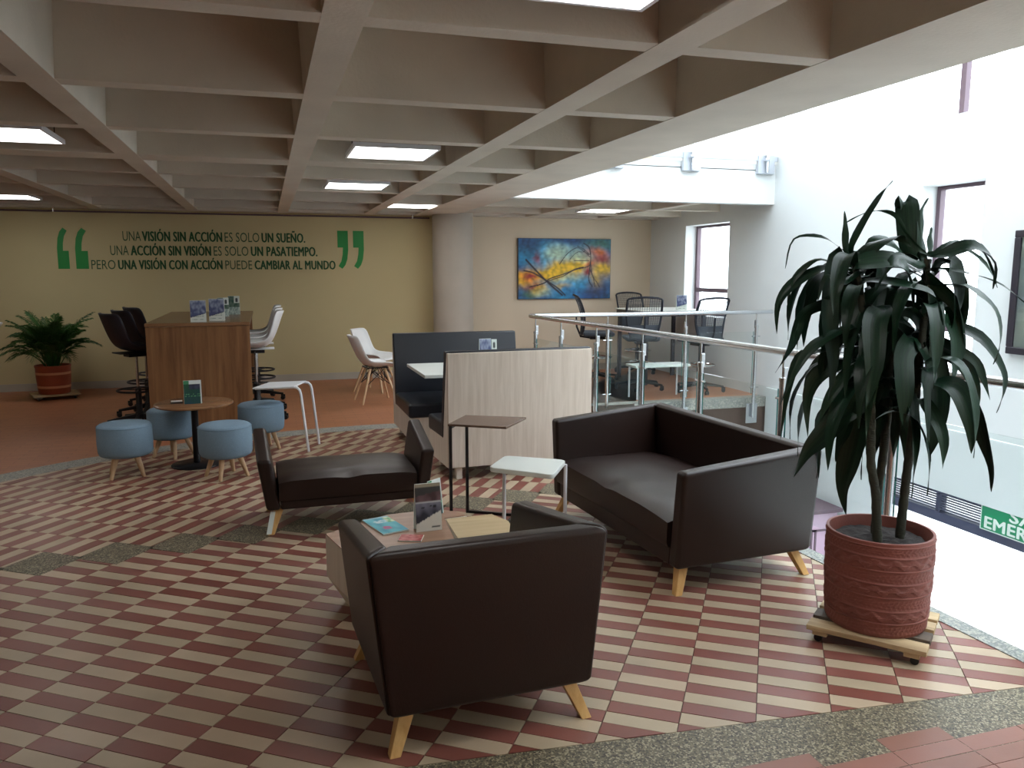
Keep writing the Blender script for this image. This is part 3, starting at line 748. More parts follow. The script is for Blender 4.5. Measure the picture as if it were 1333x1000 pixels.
poly_table('coffee_table', [(.23, 3.80), (.30, 3.50), (.55, 3.38), (.80, 3.46), (.828, 3.875), (.95, 3.892), (.90, 3.98), (.71, 4.03), (.56, 4.02)], HT, M['brown_top'], 'low many-sided coffee table with brown top and pale sides by the armchair')
poly_table('coffee_table', [(.834, 3.865), (.822, 3.46), (.95, 3.42), (1.10, 3.52), (1.13, 3.74), (1.08, 3.88)], HT - .003, M['oak_light'], 'low coffee table with a pale oak top, right of the brown-topped one')
tent_card('table_card', (.712, 3.72, HT + .001), R(4), .128, .232, leaflet_room, 'standing leaflet with furniture photos on the low brown coffee table', 'standing leaflets')
tent_card('table_card', (.79, 3.95, HT + .001), R(38), .10, .185, leaflet_green, 'small green and white leaflet half hidden behind the one with furniture photos', 'standing leaflets')
mg = thing('magazine', (.52, 3.835, HT + .001), R(-74), 'turquoise magazine lying on the low brown coffee table', 'magazine')
b = MB(); b.box(-.13, .13, -.068, .068, 0, .006); b.build('pages', M['sign_white'], mg)
def cover(u, v):
    if u < .06: return srgb(150, 190, 205)
    if .2 < u < .38 and abs(v - .45) < .25 and nz_(u, v, 16, 2) > -.1: return srgb(200, 220, 225)
    if math.hypot(u - .7, (v - .42) * .6) < .1: return mixc(srgb(140, 110, 170), srgb(200, 80, 100), .5 + nz_(u, v, 12, 7))
    if u < .4 and v > .7: return mixc(srgb(70, 170, 110), srgb(230, 230, 200), .5 + nz_(u, v, 10, 5))
    return mixc(srgb(50, 150, 175), srgb(90, 190, 200), .5 + nz_(u, v, 4, 2))
sheet_obj('cover', sheet(36, 20, .258, .134, cover), M['print'], mg, Matrix.Translation((0, -.067, .0068)) @ Matrix.Rotation(R(-90), 4, 'X'))
pb = thing('booklet', (.61, 3.61, HT + .001), R(-20), 'small red booklet half hidden beside the turquoise magazine', 'booklet')
MB().box(-.055, .055, -.045, .045, 0, .004).build('pages', M['sign_white'], pb)
sheet_obj('cover', sheet(12, 12, .108, .088, lambda u, v: mixc(srgb(170, 50, 60), srgb(220, 140, 130), .4 + nz_(u, v, 8, 2))), M['print'], pb, Matrix.Translation((0, -.044, .0046)) @ Matrix.Rotation(R(-90), 4, 'X'))

# ---------------------------------------------------------------- side tables
def quad_table(name, c, h, th, mtop, label, rad=0):
    cx = sum(p[0] for p in c) / 4; cy = sum(p[1] for p in c) / 4
    t = thing(name, (cx, cy, 0), 0, label, 'side table'); q = [(x - cx, y - cy) for x, y in c]
    if rad:
        out = []
        for i in range(4):
            p = Vector(q[i]); a = (Vector(q[i - 1]) - p).normalized(); d = (Vector(q[(i + 1) % 4]) - p).normalized()
            for k in range(6):
                s_ = k / 5; out.append(tuple(p + a * rad * (1 - s_) ** 2 + d * rad * s_ ** 2))
        poly = out
    else: poly = q
    MB().prism(poly, h - th, h).build('tabletop', mtop, t, bevel=.006 if rad else .002, seg=2)
    return t, q
# dark C-frame table
c4 = [(1.05, 4.78), (1.37, 4.58), (1.59, 4.86), (1.23, 5.05)]
t, q = quad_table('side_table', c4, .66, .014, M['dark_top'], 'tall C-shaped side table with dark top and thin black frame')
e = Vector(q[1]) - Vector(q[0]); u = e.normalized(); f = (Vector(q[3]) - Vector(q[0])).normalized()
def bar(p, r_, s_=.009): 
    return MB().tube([p, r_], s_ * 1.414, 4)
A_, B_ = Vector(q[0]) + u * .012 + f * .012, Vector(q[3]) + u * .012 - f * .012
for P_ in (A_, B_):
    bar((P_.x, P_.y, .0), (P_.x, P_.y, .646)).build('leg', M['black_metal'], t)
    Q_ = P_ + u * .33; bar((P_.x, P_.y, .009), (Q_.x, Q_.y, .009)).build('foot_bar', M['black_metal'], t)
a_, b_ = A_ + u * .33, B_ + u * .33
bar((a_.x, a_.y, .009), (b_.x, b_.y, .009)).build('foot_bar', M['black_metal'], t)
bar((A_.x, A_.y, .638), (B_.x, B_.y, .638)).build('top_bar', M['black_metal'], t)
# white one in front of the sofa
c4 = [(1.20, 4.40), (1.50, 4.09), (1.71, 4.45), (1.36, 4.64)]
c4 = [(1.20, 4.38), (1.50, 4.10), (1.70, 4.42), (1.38, 4.64)]
t, q = quad_table('side_table', c4, .47, .03, M['white_laminate'], 'small white side table with white tube legs in front of the sofa', rad=.045)
A_, B_ = Vector(q[3]), Vector(q[2]); u = (B_ - A_).normalized(); f = (Vector(q[0]) - A_).normalized(); g = (Vector(q[1]) - B_).normalized()
A_ = A_ + f * .02 ; B_ = B_ + g * .02
for P_ in (A_, B_): MB().tube([(P_.x, P_.y, .0), (P_.x, P_.y, .445)], .011, 12).build('leg', M['white_metal'], t, smooth=True)
for P_, h_ in ((A_, f), (B_, g)):
    Q_ = P_ + h_ * .3; MB().tube([(P_.x, P_.y, .011), (Q_.x, Q_.y, .011)], .011, 12).build('foot_bar', M['white_metal'], t, smooth=True)
MB().tube([(A_.x, A_.y, .012), (B_.x, B_.y, .012)], .009, 12).build('foot_bar', M['white_metal'], t, smooth=True)
# white bent-tube table between ottomans
t = thing('side_table', (.12, 7.25, 0), 0, 'white bent-tube side table behind the ottomans and the leather bench', 'side table')
for y0_ in (-.03, .27):
    xt = .06 if y0_ < 0 else .17
    top = .60
    MB().tube([(-.30 + xt, y0_, top - .012), (.02 + xt, y0_, top - .012), (.055 + xt, y0_, top - .018), (.075 + xt, y0_, top - .04), (.085 + xt, y0_, top - .08), (.135 + xt, y0_, .0)], .012, 12).build('leg', M['white_metal'], t, smooth=True)
MB().hexa([(-.26, -.05, .585), (.09, -.05, .585), (.21, .29, .585), (-.12, .29, .585)], [(-.26, -.05, .60), (.09, -.05, .60), (.21, .29, .60), (-.12, .29, .60)]).build('tabletop', M['white_metal'], t, bevel=.005)

# ---------------------------------------------------------------- ottomans and round table
def ottoman():
    o = tag(empty('ottoman'), 'x', 'ottoman', 'grey-blue round ottomans')
    b = MB(); b.lathe([(.01, .17), (.17, .17), (.188, .18), (.198, .20), (.202, .28), (.2, .385), (.194, .408), (.178, .42), (.1, .426), (.01, .428)], 48); b.build('cushion', M['fabric_blue'], o, smooth=True, ang=70)
    MB().lathe([(.2005, .399), (.2025, .402), (.2005, .405)], 48, cap=False).build('seam', M['fabric_blue'], o, smooth=True)
    for a in (45, 135, 225, 315):
        c, s_ = math.cos(R(a)), math.sin(R(a)); MB().tube([(c * .10, s_ * .10, .172), (c * .165, s_ * .165, 0)], .023, 14, taper=.58).build('leg', M['beech'], o, smooth=True)
    return o
ot = ottoman()
OT = [((-1.1, 6.78), 10, 'grey-blue round ottoman furthest left, in front of the open floor'), ((-.82, 7.4), 55, 'grey-blue round ottoman behind the left edge of the round table'),
      ((-.345, 6.52), 30, 'grey-blue round ottoman in front of the round table, touching the leather bench'), ((-.08, 7.48), 20, 'grey-blue round ottoman furthest right, beside the white bent-tube table')]
for i, ((x, y), a, lb) in enumerate(OT): place(ot, i == 0, (x, y, 0), R(a), lb)
t = thing('round_table', (-.6, 7.0, 0), 0, 'round wooden pedestal table with black base among the grey-blue ottomans', 'table')
MB().lathe([(.01, .505), (.3, .505), (.308, .512), (.308, .522), (.3, .528), (.01, .528)], 64).build('tabletop', M['walnut_top'], t, smooth=True)
MB().lathe([(.028, .02), (.028, .5)], 20).build('pedestal', M['black_metal'], t, smooth=True)
MB().lathe([(.01, .5), (.11, .5), (.11, .505), (.01, .505)], 24).build('top_plate', M['black_metal'], t, smooth=True)
MB().lathe([(.01, 0), (.2, 0), (.203, .006), (.195, .013), (.04, .022), (.01, .022)], 48).build('base', M['black_metal'], t, smooth=True)
tent_card('table_card', (-.60, 6.93, .5285), R(6), .135, .19, leaflet_green, 'green leaflet standing on the round pedestal table', 'standing leaflets')
bx_ = thing('small_box', (-.73, 6.98, .5285), R(5), 'small flat dark box with pale lid beside the green leaflet', 'box')
MB().box(-.045, .045, -.03, .03, 0, .014).build('tray', M['black_plastic'], bx_, bevel=.002); MB().box(-.043, .043, -.028, .028, .014, .02).build('lid', M['white_plastic'], bx_, bevel=.002)

# ---------------------------------------------------------------- bar-height table with its leaflets
t = thing('bar_table', (-.65, 8.5, 0), 0, 'tall walnut bar table with panel ends between black and white stools', 'table')
MB().box(-.485, .485, 0, .03, 0, 1.055).build('end_panel', M['walnut'], t, bevel=.002)
MB().box(-.455, .475, 2.35, 2.38, 0, 1.055).build('end_panel', M['walnut'], t, bevel=.002)
MB().box(-.49, .49, -.005, 2.4, 1.058, 1.092).build('tabletop', M['walnut_top'], t, bevel=.003)
MB().box(-.02, .01, .03, 2.35, .35, 1.055).build('modesty_panel', M['dark_top'], t)
for s_ in (-.42, .42): MB().box(s_ - .02, s_ + .02, .03, 2.35, 1.0, 1.055).build('rail', M['black_metal'], t)
for (x, y, fn, w_, h_, rz, lb) in ((-.655, 8.66, leaflet_city, .15, .215, 4, 'left leaflet of the nearer pair on the tall walnut bar table'), (-.485, 8.80, leaflet_city, .15, .225, -4, 'right leaflet of the nearer pair on the tall walnut bar table'),
                                (-.46, 9.62, leaflet_pale, .12, .21, 3, 'left leaflet of the farther pair on the tall walnut bar table'), (-.36, 10.05, leaflet_pale, .13, .215, -3, 'right leaflet of the farther pair on the tall walnut bar table')):
    tent_card('table_card', (x, y, 1.093), R(rz), w_, h_, fn, lb, 'standing leaflets')

# ---------------------------------------------------------------- stools
def shell_mesh(w_top, w_seat, d, h, mname, t=.012, lean=.16, cut=False):
    """one-piece bucket: seat curving up into a backrest, local front = +x"""
    prof = [(.5 * d, -.028), (.46 * d, -.004), (.36 * d, .0), (.1 * d, -.012), (-.2 * d, -.008), (-.38 * d, .03), (-.48 * d, .10), (-.5 * d - lean * .3, h * .5), (-.5 * d - lean * .75, h * .85), (-.5 * d - lean, h)]
    n = len(prof); m_ = 12; vs = []; fs = []
    for i, (x, z) in enumerate(prof):
        s_ = i / (n - 1); wd = w_seat + (w_top - w_seat) * s_; wd *= .9 if i == 0 else 1
        if i == n - 1: wd *= .86
        for j in range(m_ + 1):
            v = j / m_ * 2 - 1
            wing = abs(v) ** 3
            fz = (.075 * math.sin(math.pi * min(1, s_ * 1.25)) if s_ < .8 else .02) * wing
            fx = .07 * wing * min(1, max(0, s_ - .35) * 2.2)
            vs.append((x + fx, v * wd / 2 * (1 - .06 * wing), z + fz - (.018 * abs(v) ** 4 if i == n - 1 else 0)))
    for i in range(n - 1):
        for j in range(m_): a = i * (m_ + 1) + j; fs.append((a, a + 1, a + m_ + 2, a + m_ + 1))
    return vs, fs
def add_shell(o, nm, mname, wt, ws, d, h, z, lean=.14, th=.012):
    vs, fs = shell_mesh(wt, ws, d, h, mname, lean=lean); b = MB(); b.add([(x, y, zz + z) for x, y, zz in vs], fs)
    s_ = b.build(nm, M[mname], o, smooth=True, ang=80)
    sd = s_.modifiers.new('sub', 'SUBSURF'); sd.levels = 1; sd.render_levels = 1
    so = s_.modifiers.new('thick', 'SOLIDIFY'); so.thickness = th; so.offset = 0
    return s_
def star_base(o, z0=.0, r_=.31, m='black_plastic', rings=((.33, .2),), ringm='black_plastic', gas='chrome', zt=.7, cast=True):
    for k in range(5):
        a = R(72 * k + 20); c, s_ = math.cos(a), math.sin(a)
        T = Tm((0, 0, 0), a)
        L = MB().hexa([(.03, -.026, .085), (r_, -.013, .065), (r_, .013, .065), (.03, .026, .085)], [(.03, -.024, .135), (r_, -.012, .088), (r_, .012, .088), (.03, .024, .135)], T).build('base_arm', M[m], o, bevel=.004)
        if cast:
            w_ = MB()
            w_.lathe([(.004, -.011), (.024, -.010), (.026, -.004), (.026, .004), (.024, .010), (.004, .011)], 14, T=T @ Matrix.Translation((r_ - .006, .012, .027)) @ Matrix.Rotation(R(90), 4, 'X'))
            w_.lathe([(.004, -.011), (.024, -.010), (.026, -.004), (.026, .004), (.024, .010), (.004, .011)], 14, T=T @ Matrix.Translation((r_ - .006, -.014, .027)) @ Matrix.Rotation(R(90), 4, 'X'))
            w_.box(r_ - .03, r_ + .02, -.006, .006, .02, .068, T); w_.build('caster', M[m], L)
    MB().lathe([(.045, .08), (.045, .14), (.03, .16), (.03, .40)], 20).build('column_sleeve', M[m], o, smooth=True)
    MB().lathe([(.014, .40), (.014, zt)], 16).build('gas_lift', M[gas], o, smooth=True)
    for zr, rr in rings:
        b = MB(); pts = [(rr * math.cos(R(q)), rr * math.sin(R(q)), zr) for q in range(0, 361, 12)]
        b.tube(pts, .011, 8)
        for q in (0, 120, 240): b.tube([(.03 * math.cos(R(q)), .03 * math.sin(R(q)), zr), (rr * math.cos(R(q)), rr * math.sin(R(q)), zr)], .008, 8)
        b.build('foot_ring', M[ringm], o, smooth=True)
def stool(shell):
    o = tag(empty('bar_stool'), 'x', 'stool')
    star_base(o, rings=((.38, .2),), zt=.74)
    MB().box(-.1, .1, -.07, .07, .73, .765).build('mechanism', M['black_metal'], o, bevel=.005)
    MB().box(-.2, .16, -.1, .1, .768, .78).build('seat_plate', M['white_plastic' if shell == 'white_plastic' else 'black_plastic'], o, bevel=.004)
    MB().tube([(0, .06, .75), (0, .2, .742), (0, .24, .74)], .006, 8).build('lever', M['black_plastic'], o)
    add_shell(o, 'seat_shell', shell, .46, .46, .42, .38, .80, lean=.10, th=.014)
    return o
sb = stool('navy_plastic')
for i, (y, lb) in enumerate(((8.98, 'dark bucket bar stool on the left side of the bar table, nearest'), (9.66, 'dark bucket bar stool left of the bar table, middle of three'), (10.42, 'dark bucket bar stool left of the bar table, farthest, near the wall'))):
    place(sb, i == 0, (-1.30, y, 0), R(32), lb, 'dark bar stools left of the bar table')
sw = stool('white_plastic')
for i, (y, lb) in enumerate(((9.0, 'white bucket bar stool on the right side of the bar table, nearest'), (9.66, 'white bucket bar stool right of the bar table, middle of three'), (10.42, 'white bucket bar stool right of the bar table, farthest'))):
    place(sw, i == 0, (-.13, y, 0), R(180), lb, 'white bar stools right of the bar table')
# white stool cut by the left frame edge
o = thing('bar_stool', (-3.17, 10.3, 0), R(180), 'white bar stool on a chrome disc base at the left edge of the photo', 'stool')
add_shell(o, 'seat_shell', 'white_plastic', .40, .42, .42, .2, .82, lean=.1, th=.02)
MB().box(-.08, .08, -.08, .08, .40, .80).build('seat_post_cover', M['white_plastic'], o, bevel=.02)
MB().lathe([(.022, .05), (.022, .42)], 20).build('pole', M['chrome'], o, smooth=True)
MB().lathe([(.01, 0), (.21, 0), (.215, .01), (.19, .02), (.05, .04), (.03, .08), (.01, .085)], 40).build('base', M['chrome'], o, smooth=True)
# white shell chairs on wooden legs
def eames():
    o = tag(empty('shell_chair'), 'x', 'chair', 'white shell chairs with wooden legs')
    add_shell(o, 'seat_shell', 'white_plastic', .40, .46, .42, .38, .45, lean=.12, th=.01)
    for sx, sy in ((1, 1), (1, -1), (-1, 1), (-1, -1)):
        MB().tube([(sx * .09, sy * .10, .425), (sx * .22, sy * .21, 0)], .017, 12, taper=.65).build('leg', M['beech'], o, smooth=True)
    b = MB()
    for sx, sy in ((1, 1), (1, -1), (-1, 1), (-1, -1)):
        b.tube([(sx * .09, sy * .10, .42), (sx * .15, -sy * .15, .22)], .005, 6); b.tube([(sx * .09, sy * .10, .42), (-sx * .15, sy * .15, .22)], .005, 6); b.tube([(sx * .02, sy * .02, .44), (sx * .15, sy * .15, .23)], .005, 6)
    b.build('strut', M['black_metal'], o)
    b = MB(); b.box(-.13, .13, -.13, -.11, .425, .44); b.box(-.13, .13, .11, .13, .425, .44); b.box(-.13, -.11, -.11, .11, .425, .44); b.box(.11, .13, -.11, .11, .425, .44); b.build('seat_frame', M['black_metal'], o)
    return o
ec = eames()
place(ec, True, (1.26, 9.85, 0), R(8), 'white shell chair with wooden legs, nearer one, seen from its side')
place(ec, False, (1.38, 10.75, 0), R(-38), 'white shell chair with wooden legs, farther one against the wall, turned to the viewer')

# ---------------------------------------------------------------- booth seats and their table
def booth(D, loc, rz, label, x1, front=None):
    o = thing('booth_bench', loc, rz, label, 'booth seat', 'two facing booth seats')
    zt = .985
    # local: back outer face at y=0, seat toward +y, x from 0 to x1
    MB().box(0, x1, 0, .03, .1, zt).build('back_panel', M['oak_panel'], o, bevel=.003)
    for q in (0, x1 - .025):
        MB().add([(q, .03, .1), (q, D, .1), (q, D, .30), (q, .16, .34), (q, .07, zt), (q, .03, zt), (q + .025, .03, .1), (q + .025, D, .1), (q + .025, D, .30), (q + .025, .16, .34), (q + .025, .07, zt), (q + .025, .03, zt)],
                 [(0, 1, 2, 3, 4, 5), (11, 10, 9, 8, 7, 6)] + [(i, (i + 1) % 6, 6 + (i + 1) % 6, 6 + i) for i in range(6)]).build('side_panel', M['oak_side'], o)
    MB().box(.025, x1 - .025, D - .03, D, .1, .3).build('front_panel', M['oak_panel'], o)
    MB().hexa([(-.004, .14, .30), (x1 + .004, .14, .30), (x1 + .004, D + .02, .30), (-.004, D + .02, .30)], [(-.004, .12, .43), (x1 + .004, .12, .43), (x1 + .004, D + .02, .43), (-.004, D + .02, .43)]).build('seat_cushion', M['leather_black'], o, bevel=.025, seg=3)
    MB().hexa([(-.004, .155, .30), (x1 + .004, .155, .30), (x1 + .004, .22, .33), (-.004, .22, .33)][:4], [(-.004, .032, zt + .012), (x1 + .004, .032, zt + .012), (x1 + .004, .10, zt + .012), (-.004, .10, zt + .012)]).build('back_cushion', M['leather_black'], o, bevel=.012, seg=3)
    for q in (.07, x1 - .1):
        for w_ in (.04, D - .09): MB().box(q, q + .05, w_, w_ + .05, 0, .1).build('foot', M['oak_side'], o, bevel=.003)
    return o
booth(.60, (1.29, 5.85, 0), R(3), 'nearer booth seat showing its tall pale wood back to the viewer', 1.2)
booth(.92, (2.42, 7.88, 0), R(180), 'farther booth seat with tall black upholstered back facing the viewer', 1.24)
t = thing('booth_table', (1.75, 7.0, 0), 0, 'white topped table between the two booth seats', 'table')
MB().box(-.5, .55, -.43, .45, .705, .735).build('tabletop', M['white_laminate'], t, bevel=.004)
MB().lathe([(.03, .02), (.03, .705)], 20).build('pedestal', M['black_metal'], t, smooth=True)
MB().box(-.2, .2, -.035, .035, 0, .02).build('base', M['black_metal'], t, bevel=.004)
tent_card('table_card', (1.88, 6.95, .736), R(2), .11, .26, leaflet_city, 'grey leaflet showing above the nearer booth seat back', 'standing leaflets')
tent_card('table_card', (1.98, 7.1, .736), R(-6), .10, .24, leaflet_pale, 'second leaflet just right of the grey one above the booth back', 'standing leaflets')

# ---------------------------------------------------------------- drafting mesh chairs and high table
def mesh_chair():
    o = tag(empty('mesh_chair'), 'x', 'chair', 'grey mesh drafting chairs at the far table')
    star_base(o, rings=((.36, .21),), ringm='chrome', gas='black_plastic', zt=.62, r_=.33)
    MB().box(-.11, .11, -.08, .08, .62, .665).build('mechanism', M['black_plastic'], o, bevel=.006)
    MB().hexa([(-.21, -.22, .665), (.23, -.22, .665), (.23, .22, .665), (-.21, .22, .665)], [(-.23, -.24, .735), (.24, -.24, .73), (.24, .24, .73), (-.23, .24, .735)]).build('seat', M['grey_fabric'], o, bevel=.03, seg=3)
    # back at -x : curved frame outline
    def back(y, s_): return (-.25 - .10 * s_ - .05 * math.sin(s_ * math.pi) * -1 + .05 * (y / .24) ** 2, y, .70 + .56 * s_)
    def half(s_): return .17 + .065 * math.sin(min(1, s_ * 1.15) * math.pi * .62)
    out = [];
    for k in range(13): s_ = k / 12 * .93; out.append(back(half(s_), s_))
    for k in range(1, 8): y = half(.93) * math.cos(math.pi * k / 8); out.append(back(y, .93 + .07 * math.sin(math.pi * k / 8)))
    for k in range(12, -1, -1): s_ = k / 12 * .93; out.append(back(-half(s_), s_))
    for k in range(1, 6): y = -half(0) + 2 * half(0) * k / 6; out.append(back(y, -.02 * math.sin(math.pi * k / 6)))
    MB().tube(out + [out[0]], .014, 8).build('back_frame', M['navy_plastic'], o, smooth=True)
    b = MB()
    for k in range(1, 30):
        s_ = k / 30; h = half(min(s_, .93)) * (1 if s_ < .93 else .8)
        b.tube([back(-h + 2 * h * j / 8, s_) for j in range(9)], .0034, 4)
    for k in range(-7, 8):
        b.tube([back(k / 7.5 * half(j / 10), j / 10 * .97) for j in range(11)], .0026, 4)
    b.build('back_mesh', M['grey_mesh'], o)['kind'] = 'stuff'
    b = MB(); b.add([back(y, s_) for s_ in (0, .12, .24, .34) for y in (-half(s_) * .95, -.08, .08, half(s_) * .95)], [(i * 4 + j, i * 4 + j + 1, i * 4 + j + 5, i * 4 + j + 4) for i in range(3) for j in range(3)])
    c_ = b.build('lumbar_pad', M['grey_fabric'], o, smooth=True); c_.modifiers.new('s', 'SOLIDIFY').thickness = .02
    MB().tube([(-.08, 0, .64), (-.24, 0, .66), (-.30, 0, .80), (-.31, 0, 1.0)], .02, 8, taper=.6).build('back_stem', M['navy_plastic'], o, smooth=True)
    return o
mc = mesh_chair()
place(mc, True, (4.86, 9.85, 0), R(72), 'grey mesh drafting chair nearest, its back turned to the viewer')
place(mc, False, (4.6, 10.75, 0), R(-18), 'grey mesh drafting chair furthest left, in front of the painting')
place(mc, False, (5.6, 11.48, 0), R(-84), 'grey mesh drafting chair behind the table, facing the viewer')
place(mc, False, (5.5, 9.4, 0), R(96), 'grey mesh drafting chair furthest right, below the window')
t = thing('high_table', (5.45, 10.6, 0), 0, 'high table with dark edge under the window among the mesh chairs', 'table')
MB().box(-.42, .6, -.5, .5, 1.035, 1.05).build('tabletop', M['white_laminate'], t, bevel=.002)
MB().box(-.40, .58, -.48, .48, .97, 1.035).build('table_edge', M['frame_dark'], t, bevel=.002)
for x in (-.36, .54):
    for y in (-.44, .44): MB().box(x - .025, x + .025, y - .025, y + .025, 0, .97).build('leg', M['frame_dark'], t, bevel=.002)
tent_card('table_card', (5.68, 10.25, 1.051), R(-10), .15, .21, leaflet_city, 'leaflet standing on the high table under the window', 'standing leaflets')
t = thing('reflection_slab', (4.75, 9.13, 0), 0, 'low white slab on legs modelled in place of a reflection in the far glass railing', 'table')  # added slab on legs, standing in for a pale reflection in the railing glass
MB().box(-.38, .38, -.15, .15, .40, .43).build('tabletop', M['white_laminate'], t, bevel=.004)
for x in (-.34, .34):
    for y in (-.12, .12): MB().tube([(x, y, 0), (x, y, .40)], .012, 10).build('leg', M['white_metal'], t, smooth=True)

# ---------------------------------------------------------------- framed picture on the right wall
t = thing('framed_picture', (XR - .05, 4.85, .9), 0, 'dark framed picture on the white wall at the right edge', 'picture')
b = MB(); b.box(0, .048, -.44, .44, 0, .06); b.box(0, .048, -.44, .44, .98, 1.04); b.box(0, .048, -.44, -.38, .06, .98); b.box(0, .048, .38, .44, .06, .98); b.build('frame', M['frame_dark'], t, bevel=.008)
sheet_obj('picture', sheet(20, 20, .78, .94, lambda u, v: mixc(srgb(70, 84, 96), srgb(150, 150, 130), .3 + v * .5 + nz_(u, v, 4, 2) * .5)), M['print'], t, Matrix.Translation((.02, 0, .05)) @ Matrix.Rotation(R(-90), 4, 'Z'))
MB().box(.012, .015, -.38, .38, .06, .98).build('glass_pane', M['window_glass'], t)
# emergency exit sign
t = thing('exit_sign', (XR - .005, 4.82, -.70), 0, 'green and white emergency exit sign over the lower entrance', 'sign')
MB().box(-.012, 0, -.60, .60, 0, .27).build('border', M['sign_white'], t, bevel=.002)
MB().box(-.016, -.012, -.585, .585, .012, .258).build('board', M['sign_green'], t)
TS = Matrix.Translation((-.016, 0, 0)) @ Matrix.Rotation(R(-90), 4, 'Z')
text_mesh('words', 'SALIDA', -.30, .40, .150, .10, .05, M['sign_white'], t, TS)
text_mesh('words', 'EMERGENCIA', -.545, .54, .028, .10, .05, M['sign_white'], t, TS)

# ---------------------------------------------------------------- railings
def railing(name, p0, p1, posts, label, hz=1.1, panel_top=.86, ends=True, r_=.024, gside=1):
    """posts: distances along p0-p1"""
    p0, p1 = Vector(p0), Vector(p1); u = (p1 - p0).normalized(); L = (p1 - p0).length; nrm = Vector((-u.y, u.x))
    t = thing(name, (p0.x, p0.y, 0), math.atan2(u.y, u.x), label, 'railing')
    MB().tube([(0, 0, hz), (L, 0, hz)], r_, 20).build('handrail', M['steel'], t, smooth=True)
    for d in posts:
        b = MB(); b.lathe([(.021, -.22), (.021, hz - .17)], 20, (d, 0)); b.lathe([(.007, hz - .17), (.007, hz - .015)], 10, (d, 0)); b.lathe([(.012, hz - .19), (.024, hz - .185), (.024, hz - .165), (.012, hz - .16)], 16, (d, 0))
        p = b.build('post', M['steel'], t, smooth=True)
        MB().box(d - .012, d + .012, .0, .03, hz - .20, hz - .10).build('clamp_bracket', M['chrome'], p, bevel=.002)
        MB().box(d - .08, d + .08, .03 * gside, .045 * gside, -.30, -.05).build('base_plate', M['steel'], p, bevel=.002)
        for z in (panel_top - .06, .16):
            for s_ in (-1, 1):
                MB().tube([(d, 0, z), (d + s_ * .055, 0, z)], .009, 10).build('glass_clamp', M['chrome'], p, smooth=True)
    for d0, d1 in zip(posts, posts[1:]):
        MB().box(d0 + .04, d1 - .04, -.005, .005, .08, panel_top).build('glass_panel', M['glass'], t)
        MB().box(d0 + .037, d0 + .04, -.005, .005, .08, panel_top).build('glass_edge', M['glass_edge'], t); MB().box(d1 - .04, d1 - .037, -.005, .005, .08, panel_top).build('glass_edge', M['glass_edge'], t)
    return t
S0 = Vector((2.848, 8.56)); S1 = Vector((3.262, 1.3)); ur = (S1 - S0).normalized()
ds = [(8.56 - y) / -ur.y for y in (8.41, 7.714, 6.897, 6.035, 5.175, 4.264, 3.374, 2.45, 1.5)]
railing('railing', S0, S1, ds, 'steel and glass railing running from far corner past the sofa and potted plant', gside=-1)
railing('railing', (2.848, 8.57), (6.02, 8.57), [.95, 1.97, 2.95], 'steel and glass railing on the far side of the void, before the mesh chairs', gside=1)
# upper railing: posts and panes standing on the upper slab edge
t = thing('railing', (2.8, 8.66, 2.85), 0, 'steel and glass railing of the upper floor above the white slab edge', 'railing')
MB().tube([(0, 0, 1.02), (3.25, 0, 1.02)], .024, 16).build('handrail', M['steel'], t, smooth=True)
for d in (.1, 1.1, 2.10, 3.12):
    p = MB().lathe([(.021, -.06), (.021, 1.0)], 16, (d, 0)).build('post', M['steel'], t, smooth=True)
    MB().box(d - .11, d + .12, .03, .085, -.07, .15).build('base_plate', M['plate'], p, bevel=.002)
    MB().tube([(d, -.01, .09), (d - .05, -.01, .09)], .02, 12).build('bolt', M['plate'], p, smooth=True)
    for z in (.25, .8): MB().tube([(d - .06, 0, z), (d + .06, 0, z)], .009, 8).build('glass_clamp', M['chrome'], p, smooth=True)
for d0, d1 in ((.14, 1.06), (1.14, 2.06), (2.14, 3.08)): MB().box(d0, d1, -.005, .005, .16, .86).build('glass_panel', M['glass'], t)
MB().box(0, 3.29, .04, .07, .08, .14).build('bottom_rail', M['plate'], t, bevel=.002)

# ---------------------------------------------------------------- potted dracaena on its pallet
PX, PY = 2.515, 2.735
t = thing('pallet_dolly', (PX, PY, 0), R(-51), 'small rough wooden pallet on casters under the big clay pot', 'pallet')
for i, y in enumerate((-.18, -.06, .06, .18)):
    MB().box(-.235, .235, y - .045, y + .045, .055, .078).build('plank', M['pallet_dark' if i == 1 else 'pallet'], t, bevel=.003)
for x in (-.18, .18): MB().box(x - .03, x + .03, -.22, .22, .036, .055).build('runner', M['pallet'], t, bevel=.002)
for x in (-.19, .19):
    for y in (-.19, .19): MB().lathe([(.004, -.01), (.017, -.009), (.017, .009), (.004, .01)], 16, T=Matrix.Translation((x, y, .018)) @ Matrix.Rotation(R(90), 4, 'X')).build('caster', M['black_plastic'], t, smooth=True)
cb = MB(); cb.tube([(.20, .10, .01), (.26, .12, .012), (.30, .06, .01), (.29, -.03, .012), (.24, -.06, .01)], .007, 8)
tag(cb.build('cable', M['black_plastic'], smooth=True), 'loop of black cable on the floor beside the pallet', 'cable'); bpy.data.objects['cable'].location = (PX, PY, 0)
pot = thing('clay_pot', (PX, PY, .079), 0, 'large terracotta pot with engraved bands standing on the wooden pallet', 'pot')
b = MB(); prof = []; H_ = .41; NZ = 150; SEG = 200; vs = []; fs = []
bands = [('h', 0, .155), ('w', .155, .29), ('h', .29, .435), ('w', .435, .575), ('h', .575, .715), ('w', .715, .86), ('h', .86, .97)]
